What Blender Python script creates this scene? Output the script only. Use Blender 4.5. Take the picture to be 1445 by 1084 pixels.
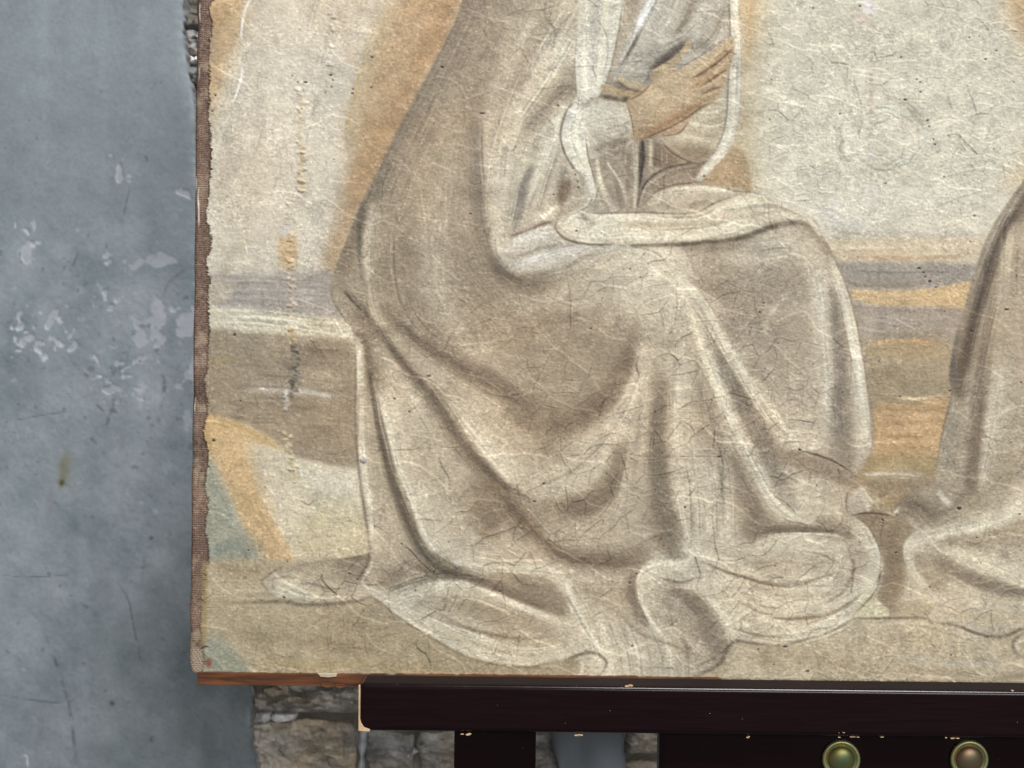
import bpy, math, random
import numpy as np
from mathutils import Vector

for o in list(bpy.data.objects): bpy.data.objects.remove(o)
scene = bpy.context.scene

# ------------------------------------------------------------------ camera
SC = .0004                     # metres per unit on the painted face (Y = 0)
CX, CY = 722.5, 542.0
LENS = 50.0
D = 1445 * SC * LENS / 36.0    # camera distance from the picture plane
ROLL = .0115

def P3(px, py, Y=0.):
    """a viewing direction met with the plane Y (metres behind the picture)"""
    dx, dy = px - CX, py - CY
    c, s = math.cos(ROLL), math.sin(ROLL)
    u, v = dx * c + dy * s, -dx * s + dy * c
    f = SC * (D + Y) / D
    return Vector((u * f, Y, -v * f))

cam = bpy.data.cameras.new('camera'); cam.lens = LENS; cam.sensor_width = 36; cam.clip_start = .01; cam.clip_end = 50
cam.dof.use_dof = True; cam.dof.focus_distance = D; cam.dof.aperture_fstop = 18
co = bpy.data.objects.new('camera', cam); scene.collection.objects.link(co)
co.location = (0, -D, 0); co.rotation_euler = (math.radians(90), -ROLL, 0); co.rotation_mode = 'XYZ'
scene.camera = co

# ------------------------------------------------------------------ light
world = bpy.data.worlds.new('World'); scene.world = world; world.use_nodes = True
bg = world.node_tree.nodes['Background']; bg.inputs[0].default_value = (1, .99, .975, 1); bg.inputs[1].default_value = .15

def area(name, loc, target, sx, sy, power, col):
    l = bpy.data.lights.new(name, 'AREA'); l.shape = 'RECTANGLE'; l.size = sx; l.size_y = sy; l.energy = power; l.color = col
    o = bpy.data.objects.new(name, l); scene.collection.objects.link(o)
    o.location = loc; o.rotation_euler = (Vector(target) - Vector(loc)).to_track_quat('-Z', 'Y').to_euler()
    return o
area('skylight', (1.5, -3.5, 5.3), (0, 0, 0), 2.0, 1.7, 500, (.985, .985, .98))
area('courtyard_light', (1.9, -6.2, 1.5), (0, 0, 0), 2.6, 1.6, 180, (1, .985, .955))

vs = scene.view_settings; vs.view_transform = 'Standard'; vs.look = 'None'; vs.exposure = 0; vs.gamma = 1; vs.use_curve_mapping = False
scene.render.engine = 'CYCLES'
# ----------------------------------------------------------------------------
# A small software brush: oil paint laid down stroke by stroke into numpy
# arrays (colour + paint thickness), later carried by the canvas mesh.
# Coordinates are millimetre-like "units" on the painted face (0.4 mm each).
# ----------------------------------------------------------------------------
class Paint:
    def __init__(s, x0, y0, x1, y1, base, seed=1):
        s.x0, s.y0 = x0, y0
        s.W, s.H = x1 - x0, y1 - y0
        s.rng = np.random.default_rng(seed)
        s.c = np.empty((s.H, s.W, 3), np.float32); s.c[:] = np.array(base, np.float32)
        s.h = np.zeros((s.H, s.W), np.float32)
        s.clip = None; s.gain = 1.; s.glow = True
        t = s.rng.random((256, 64)).astype(np.float32)
        t = t + .25 * np.roll(t, 1, 0)
        for _ in range(2):
            t = (t + np.roll(t, 1, 1) + np.roll(t, -1, 1)) / 3
        t -= t.mean(); t /= t.std()
        s.bt = t
        s.m1 = s.fbm(60, 3); s.m2 = s.fbm(9, 2)

    def noise(s, cell_x, cell_y=None):
        cell_y = cell_y or cell_x
        gw, gh = int(s.W / cell_x) + 3, int(s.H / cell_y) + 3
        g = s.rng.standard_normal((gh, gw)).astype(np.float32)
        xs = np.arange(s.W, dtype=np.float32) / cell_x; ys = np.arange(s.H, dtype=np.float32) / cell_y
        xi = xs.astype(int); yi = ys.astype(int); fx = xs - xi; fy = ys - yi
        fx = fx * fx * (3 - 2 * fx); fy = fy * fy * (3 - 2 * fy)
        r = g[:, xi] * (1 - fx) + g[:, xi + 1] * fx
        return r[yi] * (1 - fy)[:, None] + r[yi + 1] * fy[:, None]

    def fbm(s, cell, octs=3):
        o = np.zeros((s.H, s.W), np.float32); a = 1.
        for k in range(octs):
            o += a * s.noise(max(cell / 2 ** k, 1.0)); a *= .55
        return o / o.std()

    @staticmethod
    def cr(pts, n=7, closed=False):
        p = np.array(pts, float)
        if len(p) < 3 and not closed:
            t = np.linspace(0, 1, n + 1)[:, None]
            return p[0] * (1 - t) + p[-1] * t
        if closed: q = np.vstack([p[-1], p, p[0], p[1]])
        else: q = np.vstack([2 * p[0] - p[1], p, 2 * p[-1] - p[-2]])
        out = []
        t = np.linspace(0, 1, n, endpoint=False)[:, None]
        for i in range(len(q) - 3):
            a, b, c, d = q[i:i + 4]
            out.append(.5 * (2 * b + (c - a) * t + (2 * a - 5 * b + 4 * c - d) * t ** 2 + (3 * b - a - 3 * c + d) * t ** 3))
        r = np.vstack(out)
        return r if closed else np.vstack([r, p[-1:]])

    def blur(s, m, sig):
        if sig < .3: return m
        r = int(sig * 2.6) + 1
        k = np.exp(-.5 * (np.arange(-r, r + 1) / sig) ** 2); k = (k / k.sum()).astype(np.float32)
        for ax in (0, 1):
            pad = [(0, 0), (0, 0)]; pad[ax] = (r, r)
            q = np.pad(m, pad, mode='edge'); o = np.zeros_like(m)
            for i, w in enumerate(k):
                o += w * (q[i:i + m.shape[0]] if ax == 0 else q[:, i:i + m.shape[1]])
            m = o
        return m

    def mask(s, pts, soft=1., smooth=True, rag=0.):
        """closed outline -> (slice, coverage)"""
        p = s.cr(pts, 6, True) if smooth else np.array(pts, float)
        m = int(soft * 3 + rag * 3) + 2
        ax0 = max(int(p[:, 0].min()) - m, s.x0); ax1 = min(int(p[:, 0].max()) + m + 1, s.x0 + s.W)
        ay0 = max(int(p[:, 1].min()) - m, s.y0); ay1 = min(int(p[:, 1].max()) + m + 1, s.y0 + s.H)
        if ax1 <= ax0 or ay1 <= ay0: return None, None
        xs = np.arange(ax0, ax1) + .5
        M = np.zeros((ay1 - ay0, ax1 - ax0), np.float32)
        a = p; b = np.roll(p, -1, 0)
        for j in range(ay1 - ay0):
            y = ay0 + j + .5
            w = (a[:, 1] <= y) != (b[:, 1] <= y)
            if not w.any(): continue
            A, B = a[w], b[w]
            xc = np.sort(A[:, 0] + (y - A[:, 1]) / (B[:, 1] - A[:, 1]) * (B[:, 0] - A[:, 0]))
            M[j] = np.searchsorted(xc, xs) % 2
        sl = (slice(ay0 - s.y0, ay1 - s.y0), slice(ax0 - s.x0, ax1 - s.x0))
        M = s.blur(M, max(soft, .5))
        if rag:
            M = np.clip((M - .5 + rag * .12 * s.m2[sl]) * 3 + .5, 0, 1)
        return sl, M

    def put(s, sl, a, col, h=0.):
        if s.clip is not None: a = a * s.clip[sl]
        a = np.clip(a, 0, 1)
        s.c[sl] += a[..., None] * (np.array(col, np.float32) - s.c[sl])
        if h: s.h[sl] += h * a

    def F(s, pts, col, soft=1.5, a=1., smooth=True, rag=0., h=0., mott=0.):
        sl, M = s.mask(pts, soft, smooth, rag)
        if sl is None: return
        if mott: M = M * np.clip(1 + mott * s.m1[sl], 0, 1.6)
        s.put(sl, M * a, col, h)

    def full(s, pts, soft=1., rag=0.):
        o = np.zeros((s.H, s.W), np.float32)
        sl, M = s.mask(pts, soft, True, rag); o[sl] = M
        return o

    def S(s, pts, w, col, a=.6, soft=1., br=0., h=0., side=0, ends=.2, mott=.12):
        """brush stroke. w half width(s); soft 1 feathered .. .2 crisp; br bristle streaks; side one-sided"""
        wmx = float(np.max(w)); lumc = float(np.mean(col))
        a = a * (s.gain if lumc > 136 else min(1., s.gain * 1.25))
        if s.glow and a >= .5 and wmx >= 4 and soft > .75 and not side:
            if br >= .55: s.S(pts, np.atleast_1d(np.array(w, float)) * 2.7, col, a * .30, 1.01, 0, 0, 2, .3, mott)
            elif lumc < 136: s.S(pts, np.atleast_1d(np.array(w, float)) * 2.3, col, a * .30, 1.01, 0, 0, 2, .3, mott)
        p = s.cr(pts, 7)
        w = np.atleast_1d(np.array(w, float)) * (1.35 if soft > .75 else 1.)
        n = len(p)
        seg = np.hypot(*(p[1:] - p[:-1]).T); L = np.concatenate([[0], np.cumsum(seg)]); T = L / max(L[-1], 1e-6)
        ctl = np.linspace(0, 1, len(w)); wp = np.interp(T, ctl, w)
        wm = w.max() + 2
        x0 = max(int(p[:, 0].min() - wm), s.x0); x1 = min(int(p[:, 0].max() + wm) + 2, s.x0 + s.W)
        y0 = max(int(p[:, 1].min() - wm), s.y0); y1 = min(int(p[:, 1].max() + wm) + 2, s.y0 + s.H)
        if x1 <= x0 or y1 <= y0: return
        bd = np.full((y1 - y0, x1 - x0), 1e9, np.float32); bt = np.zeros_like(bd); bs = np.zeros_like(bd)
        for i in range(n - 1):
            ax, ay = p[i]; bx, by = p[i + 1]
            sx0 = max(int(min(ax, bx) - wm), x0); sx1 = min(int(max(ax, bx) + wm) + 2, x1)
            sy0 = max(int(min(ay, by) - wm), y0); sy1 = min(int(max(ay, by) + wm) + 2, y1)
            if sx1 <= sx0 or sy1 <= sy0: continue
            X = (np.arange(sx0, sx1) + .5 - ax)[None, :]; Y = (np.arange(sy0, sy1) + .5 - ay)[:, None]
            dx, dy = bx - ax, by - ay; l2 = dx * dx + dy * dy + 1e-9
            t = np.clip((X * dx + Y * dy) / l2, 0, 1)
            ex = X - t * dx; ey = Y - t * dy; d = np.sqrt(ex * ex + ey * ey)
            v = (slice(sy0 - y0, sy1 - y0), slice(sx0 - x0, sx1 - x0))
            m = d < bd[v]
            bd[v] = np.where(m, d, bd[v]); bt[v] = np.where(m, T[i] + t * (T[i + 1] - T[i]), bt[v])
            bs[v] = np.where(m, np.sign(dx * Y - dy * X), bs[v])
        W = np.interp(bt, T, wp)
        q = np.clip((W - bd) / np.maximum(W * soft, .8), 0, 1); q = q * q * (3 - 2 * q)
        if side in (1, -1): q = q * np.clip(bs * side * bd + .5, 0, 1)
        if ends:
            e = np.clip(np.minimum(bt, 1 - bt) / ends, 0, 1); q = q * (.15 + .85 * e)
        sl = (slice(y0 - s.y0, y1 - s.y0), slice(x0 - s.x0, x1 - s.x0))
        hh = q
        if br:
            sd = bd * bs
            off = s.rng.integers(0, 256)
            la = bt * L[-1] / 22 + s.m2[sl] * .25 + 50; fr = .5
            u = sd * fr + off + 1000 + .35 * s.m1[sl]; ui = u.astype(int); f = u - ui; li = la.astype(int); g = la - li
            k = (s.bt[ui % 256, li % 64] * (1 - f) + s.bt[(ui + 1) % 256, li % 64] * f) * (1 - g) + (s.bt[ui % 256, (li + 1) % 64] * (1 - f) + s.bt[(ui + 1) % 256, (li + 1) % 64] * f) * g
            q0 = q
            q = q * np.clip(1 + 1.25 * br * k, 0, 1.9); hh = hh * (.5 + .5 * k)
            gr = q0 * np.clip(-k - .2, 0, 2) * br * .13
            if s.clip is not None: gr = gr * s.clip[sl]
            s.c[sl] *= (1 - gr)[..., None]
        if mott: q = q * np.clip(1 + mott * s.m2[sl], 0, 1.5)
        s.put(sl, q * a, col)
        if h: s.h[sl] += .55 * h * hh * (s.clip[sl] if s.clip is not None else 1)

    def folds(s, curves, mask, p=2.6, eps=3., a=1., step=3, base=168., reach=46.):
        """tone modelling: ridge and hollow lines, everything between is graded from one to the next"""
        ys, xs = np.where(mask > .02)
        r0, r1, c0, c1 = ys.min(), ys.max() + 1, xs.min(), xs.max() + 1
        gx = np.arange(c0, c1 + step, step) + s.x0; gy = np.arange(r0, r1 + step, step) + s.y0
        X, Y = np.meshgrid(gx.astype(np.float32), gy.astype(np.float32))
        w0 = reach ** (-p) * 1e4; num = np.full_like(X, w0 * base); den = np.full_like(X, w0)
        for pts, tone in curves:
            q = s.cr(pts, 4) if len(pts) > 2 else s.cr(pts, 4)
            tn = np.interp(np.linspace(0, 1, len(q)), np.linspace(0, 1, len(tone)), tone)
            bd = np.full_like(X, 1e9); bt = np.zeros_like(X)
            for i in range(len(q) - 1):
                ax, ay = q[i]; dx, dy = q[i + 1] - q[i]
                ex = X - ax; ey = Y - ay
                t = np.clip((ex * dx + ey * dy) / (dx * dx + dy * dy + 1e-6), 0, 1)
                d = (ex - t * dx) ** 2 + (ey - t * dy) ** 2
                m = d < bd; bd = np.where(m, d, bd); bt = np.where(m, tn[i] + t * (tn[i + 1] - tn[i]), bt)
            R = 21. if np.mean(tone) < 137 else 64.
            w = (bd + eps * eps) ** (-p / 2) * 1e4 * np.exp(-bd / (R * R))
            num += w * bt; den += w
        T = num / den
        u = (np.arange(c0, c1) - c0) / step; v = (np.arange(r0, r1) - r0) / step
        ui = u.astype(int); vi = v.astype(int); fu = (u - ui)[None, :]; fv = (v - vi)[:, None]
        ui1 = np.minimum(ui + 1, T.shape[1] - 1); vi1 = np.minimum(vi + 1, T.shape[0] - 1)
        T = (T[vi][:, ui] * (1 - fu) + T[vi][:, ui1] * fu) * (1 - fv) + (T[vi1][:, ui] * (1 - fu) + T[vi1][:, ui1] * fu) * fv
        T = 168 + (T - 168) * np.where(T < 168, .64, .95)
        k = (T - 130) / 80.
        C = np.stack([T, T * (.892 + .062 * k), T * (.748 + .098 * k)], -1)
        sl = (slice(r0, r1), slice(c0, c1)); m = (mask[sl] * a)[..., None]
        s.c[sl] = s.c[sl] * (1 - m) + C.astype(np.float32) * m

    def hatch(s, curves, per=13, spread=16., amp=10., bias=0.):
        """fine bristle marks running along the modelling lines"""
        R = s.rng
        for pts, tone in curves:
            q = s.cr(pts, 6); n = len(q)
            if n < 6: continue
            tan = np.gradient(q, axis=0); tan /= np.linalg.norm(tan, axis=1, keepdims=True) + 1e-6
            nor = np.stack([-tan[:, 1], tan[:, 0]], 1)
            ln = np.hypot(*(q[1:] - q[:-1]).T).sum()
            for _ in range(int(per * np.clip(ln / 140., .5, 2.2))):
                off = R.normal() * spread * .6; l = max(4, int(n * R.uniform(.25, .7))); i = R.integers(0, max(1, n - l))
                z = q[i:i + l:3] + nor[i:i + l:3] * (off + R.normal() * .6)
                if len(z) < 2: continue
                mx, my = z[len(z) // 2]; X = int(mx) - s.x0; Y = int(my) - s.y0
                if not (0 <= X < s.W and 0 <= Y < s.H): continue
                d = R.normal() * amp + bias + (5 if np.mean(tone) > 190 else 0)
                s.S(z, R.uniform(.8, 1.5), s.c[Y, X] + d * np.array((1, .98, .92), np.float32), .6, .7, 0, .05 * np.sign(d), 0, .3, .3)

    def voro(s, cx, cy, ang, warp, jit=.95):
        """plates of broken paint: true distance to the plate edge, a random value per plate, offset inside it"""
        ca, sa = math.cos(ang), math.sin(ang)
        X = np.arange(s.W, dtype=np.float32)[None, :] + warp * s.noise(44) + 1.0 * s.noise(14); Y = np.arange(s.H, dtype=np.float32)[:, None] + warp * s.noise(44) + 1.0 * s.noise(14)
        U = (X * ca + Y * sa) / cx + 200; V = (-X * sa + Y * ca) / cy + 200
        N = 512
        jx = (s.rng.random((N, N)) - .5).astype(np.float32) * jit; jy = (s.rng.random((N, N)) - .5).astype(np.float32) * jit
        rv = s.rng.random((N, N)).astype(np.float32)
        ui = np.floor(U).astype(np.int32); vi = np.floor(V).astype(np.int32)
        f1 = np.full(U.shape, 9., np.float32); f2 = f1.copy(); r = np.zeros_like(f1)
        x1 = np.zeros_like(f1); y1 = x1.copy(); x2 = x1.copy(); y2 = x1.copy()
        for i in (-1, 0, 1):
            for j in (-1, 0, 1):
                a = (vi + j) % N; b = (ui + i) % N
                dx = ui + i + .5 + jx[a, b] - U; dy = vi + j + .5 + jy[a, b] - V
                d = dx * dx + dy * dy
                n = d < f1; m = (~n) & (d < f2)
                f2 = np.where(n, f1, np.where(m, d, f2)); x2 = np.where(n, x1, np.where(m, dx, x2)); y2 = np.where(n, y1, np.where(m, dy, y2))
                f1 = np.where(n, d, f1); x1 = np.where(n, dx, x1); y1 = np.where(n, dy, y1); r = np.where(n, rv[a, b], r)
        bx, by = (x2 - x1), (y2 - y1); l = np.sqrt(bx * bx + by * by) + 1e-4
        sc = 1 / np.sqrt((bx / l / cx) ** 2 + (by / l / cy) ** 2)
        return (f2 - f1) / (2 * l) * sc, r, x1 * sa * cx + y1 * ca * cy
BODY_FOLDS = [
 ([(700, -100), (655, 10), (600, 125), (560, 200), (520, 285), (485, 365)], (126, 126, 126, 122, 118)), ([(735, -60), (690, 20), (640, 120), (600, 200), (570, 270), (545, 350), (540, 410)], (150, 152, 156, 155, 150, 148)),
 ([(640, 200), (625, 300), (612, 370), (622, 430), (655, 480), (700, 512), (740, 530)], (166, 172, 176, 176, 176, 174)), ([(523, 290), (519, 350), (521, 400), (530, 445), (550, 485), (600, 545)], (180, 182, 176, 172, 170, 165)),
 ([(565, 290), (560, 370), (575, 440), (620, 490), (680, 525)], (144, 139, 141, 141, 138)), ([(668, 150), (668, 220), (675, 290), (688, 345), (715, 390), (760, 405)], (134, 128, 126, 122, 118, 130)),
 ([(650, 200), (648, 290), (655, 360), (690, 420), (760, 450)], (152, 148, 147, 152, 156)), ([(760, -80), (735, 0), (715, 80), (700, 160), (695, 230)], (166, 170, 174, 178, 180)), ([(690, 60), (670, 110), (655, 150)], (148, 144, 146)),
 ([(800, 0), (770, 70), (735, 150), (712, 220), (703, 300), (702, 350)], (192, 194, 196, 196, 194, 200)), ([(790, 20), (755, 75), (730, 120)], (150, 152, 160)), ([(810, 115), (780, 142), (748, 178)], (142, 138, 150)), ([(815, 20), (800, 60), (765, 120)], (196, 200, 198)),
 ([(795, 160), (770, 220), (750, 290)], (204, 198, 188)), ([(770, 180), (735, 260), (718, 330)], (198, 188, 186)), ([(748, 240), (732, 290), (724, 325)], (138, 130, 138)),
 ([(715, 345), (760, 330), (785, 322)], (206, 206)), ([(725, 378), (790, 356), (860, 346)], (212, 210, 202)), ([(715, 362), (770, 350), (820, 344)], (158, 158)), ([(740, 398), (800, 380), (850, 352)], (146, 148, 165)),
 ([(800, 410), (850, 385), (900, 360)], (186, 198, 208)), ([(880, 420), (920, 390), (935, 365)], (202, 210, 210)), ([(930, 440), (962, 432)], (200, 204)), ([(700, 440), (760, 430), (830, 425)], (166, 174, 184)), ([(760, 452), (800, 452), (845, 446)], (146, 144, 156)), ([(720, 478), (790, 478), (860, 462)], (160, 158, 162)),
 ([(890, 480), (880, 520), (860, 555), (820, 585), (770, 600), (735, 595)], (136, 126, 124, 132, 138, 138)), ([(720, 505), (780, 525), (840, 512)], (162, 160, 156)),
 ([(545, 438), (590, 478), (640, 510), (690, 537), (730, 562), (755, 585)], (122, 118, 118, 116, 122, 135)), ([(560, 480), (610, 525), (660, 560), (700, 590), (750, 625)], (180, 182, 184, 180, 172)),
 ([(520, 445), (560, 502), (605, 555), (650, 622), (690, 666), (740, 700)], (100, 104, 108, 110, 108, 130)), ([(640, 575), (680, 628), (720, 676), (750, 700)], (198, 204, 204, 182)), ([(540, 490), (570, 535), (610, 600), (640, 660), (660, 700)], (182, 190, 190, 182, 168)),
 ([(908, 490), (898, 545), (875, 595), (840, 640), (795, 675), (745, 692)], (188, 196, 200, 200, 200, 192)), ([(878, 640), (868, 680), (840, 710), (795, 722), (755, 718)], (136, 126, 126, 134, 150)), ([(895, 600), (885, 660), (865, 720), (820, 755), (770, 755)], (182, 184, 184, 180, 176)),
 ([(690, 675), (740, 735), (790, 782), (860, 794), (900, 790)], (114, 108, 116, 114, 122)), ([(700, 765), (760, 797), (830, 817), (880, 817)], (186, 184, 182, 178)), ([(600, 620), (620, 690), (640, 750)], (186, 190, 192)), ([(670, 690), (690, 730)], (130, 128)),
 ([(540, 560), (560, 640), (585, 710), (610, 770)], (204, 204, 202, 198)), ([(510, 480), (523, 540), (535, 606), (550, 665), (570, 722), (600, 783), (640, 812), (700, 832)], (106, 100, 104, 106, 100, 96, 102, 112)), ([(505, 490), (505, 560), (508, 640), (518, 730), (524, 780)], (206, 202, 200, 200, 188)), ([(515, 560), (525, 640), (545, 730), (570, 790)], (180, 178, 174, 160)),
 ([(955, 470), (955, 560), (957, 640), (965, 700)], (190, 198, 196, 194)), ([(932, 540), (927, 620), (930, 690), (945, 765)], (138, 124, 118, 114)), ([(908, 560), (905, 630), (898, 690)], (182, 180, 174)), ([(985, 470), (1000, 560), (1010, 650)], (168, 160, 172)), ([(985, 650), (1005, 720), (1018, 765)], (192, 194, 192)), ([(1035, 650), (1055, 700), (1080, 742)], (142, 128, 124)),
 ([(925, 355), (990, 432), (1030, 500), (1075, 570), (1110, 612)], (208, 208, 204, 204, 204)), ([(962, 400), (990, 485), (1015, 550), (1040, 610), (1070, 665), (1100, 715), (1140, 738)], (204, 208, 208, 208, 208, 208, 198)), ([(1000, 470), (1040, 550), (1075, 620), (1105, 685)], (162, 134, 124, 124)),
 ([(990, 400), (1060, 410), (1120, 400)], (148, 146, 156)), ([(1020, 455), (1070, 472), (1120, 462)], (152, 158, 166)), ([(1060, 520), (1110, 540), (1140, 570)], (174, 180, 184)), ([(1050, 352), (1100, 342), (1140, 350)], (182, 190, 192)), ([(1155, 370), (1165, 450), (1170, 530), (1168, 610)], (198, 204, 202, 192)), ([(1178, 420), (1186, 500), (1184, 580), (1190, 650)], (148, 132, 126, 130)), ([(1175, 365), (1198, 430), (1212, 500), (1220, 570), (1222, 620)], (198, 204, 206, 206, 200)), ([(1160, 335), (1195, 400), (1215, 475), (1230, 565), (1234, 615)], (150, 150)),
 ([(1085, 565), (1115, 610), (1140, 632)], (198, 198)), ([(1100, 645), (1150, 655), (1195, 672)], (136, 132, 130)), ([(1095, 665), (1150, 692)], (198, 196)), ([(1100, 690), (1160, 705), (1205, 730)], (182, 188, 192)), ([(1065, 750), (1130, 748), (1195, 752)], (110, 110)),
 ([(1080, 765), (1140, 762), (1190, 770)], (208, 208)), ([(1090, 795), (1150, 800), (1180, 790)], (180, 180)), ([(1020, 790), (1060, 800)], (196, 184)), ([(1050, 835), (1120, 845), (1180, 835)], (202, 208, 204)), ([(1020, 860), (1080, 888), (1140, 888), (1200, 858), (1235, 815)], (204, 212, 212, 208, 204)), ([(1205, 740), (1232, 780), (1240, 805)], (200, 200, 186)), ([(1165, 750), (1210, 775), (1205, 810)], (162, 164, 168)), ([(1060, 866), (1120, 866), (1180, 850)], (190, 190)),
 ([(945, 835), (980, 850), (1005, 885), (1015, 915)], (148, 128, 126, 138)), ([(905, 815), (905, 850), (925, 888), (955, 915)], (208, 204, 202, 192)), ([(893, 815), (893, 850), (910, 875)], (126, 118, 130)), ([(920, 805), (960, 797), (975, 780)], (204, 204, 208)), ([(1000, 820), (1025, 860), (1040, 890)], (204, 204)), ([(960, 815), (1000, 830)], (198, 198)),
 ([(840, 870), (860, 920), (880, 960)], (194, 192)), ([(900, 890), (930, 930), (940, 965)], (190, 190)), ([(960, 910), (990, 940)], (172, 170)), ([(830, 830), (870, 845), (890, 860)], (170, 170)),
 ([(545, 848), (600, 828), (650, 824), (710, 846), (770, 872), (812, 884)], (208, 206, 208, 208, 204, 198)), ([(600, 848), (680, 862), (770, 888)], (168, 156, 158)), ([(560, 860), (620, 895), (690, 925), (760, 930), (805, 915)], (208, 212, 212, 208, 204)), ([(680, 890), (740, 908), (800, 900)], (188, 186, 190)),
 ([(645, 810), (710, 835), (790, 862)], (114, 112, 120)), ([(700, 815), (760, 825), (800, 850)], (146, 140, 136)), ([(665, 800), (730, 802), (785, 808), (805, 840), (815, 875)], (204, 204, 206, 206, 198)), ([(790, 815), (815, 860), (840, 905), (856, 938)], (212, 212, 212, 208)),
 ([(385, 826), (430, 832), (490, 838)], (194, 192, 188)), ([(400, 808), (450, 800), (490, 795)], (172, 160, 146)), ([(480, 800), (505, 795), (515, 785)], (126, 122)), ([(545, 815), (575, 795), (605, 800)], (146, 140, 120)), ([(530, 795), (545, 790), (560, 770)], (174, 172))]
RIGHT_FOLDS = [
 ([(1450, 255), (1412, 312), (1388, 375), (1368, 435), (1352, 490)], (140, 138, 134, 130, 126)), ([(1455, 270), (1418, 325), (1398, 370), (1380, 435), (1362, 500), (1350, 550)], (110, 98, 88, 84, 86, 105)), ([(1410, 400), (1392, 470), (1378, 545), (1360, 610), (1345, 680)], (162, 166, 166, 162, 158)), ([(1395, 450), (1384, 520), (1378, 600), (1370, 690)], (128, 118, 116, 122)),
 ([(1412, 520), (1398, 600), (1386, 680)], (188, 194, 188)), ([(1440, 330), (1436, 440), (1440, 560), (1420, 640)], (166, 170, 172, 174)), ([(1342, 560), (1332, 620), (1322, 675)], (152, 150)), ([(1450, 640), (1400, 690), (1330, 735)], (178, 174, 162)), ([(1280, 710), (1305, 720), (1320, 728)], (118, 118)),
 ([(1280, 770), (1340, 752), (1400, 738), (1460, 705)], (200, 204)), ([(1330, 765), (1400, 760), (1460, 740)], (162, 162)), ([(1340, 775), (1400, 805), (1480, 838)], (206, 210, 206)), ([(1325, 795), (1380, 822), (1450, 838)], (148, 134, 134)), ([(1345, 828), (1400, 850), (1470, 858)], (200, 200)), ([(1330, 862), (1400, 878), (1450, 872)], (186, 186)), ([(1280, 780), (1300, 822), (1316, 845)], (204, 204)), ([(1295, 790), (1320, 825)], (162, 162)), ([(1425, 300), (1418, 380), (1408, 450)], (178, 180, 172)), ([(1500, 300), (1520, 500), (1480, 650)], (172, 160, 176))]

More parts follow.
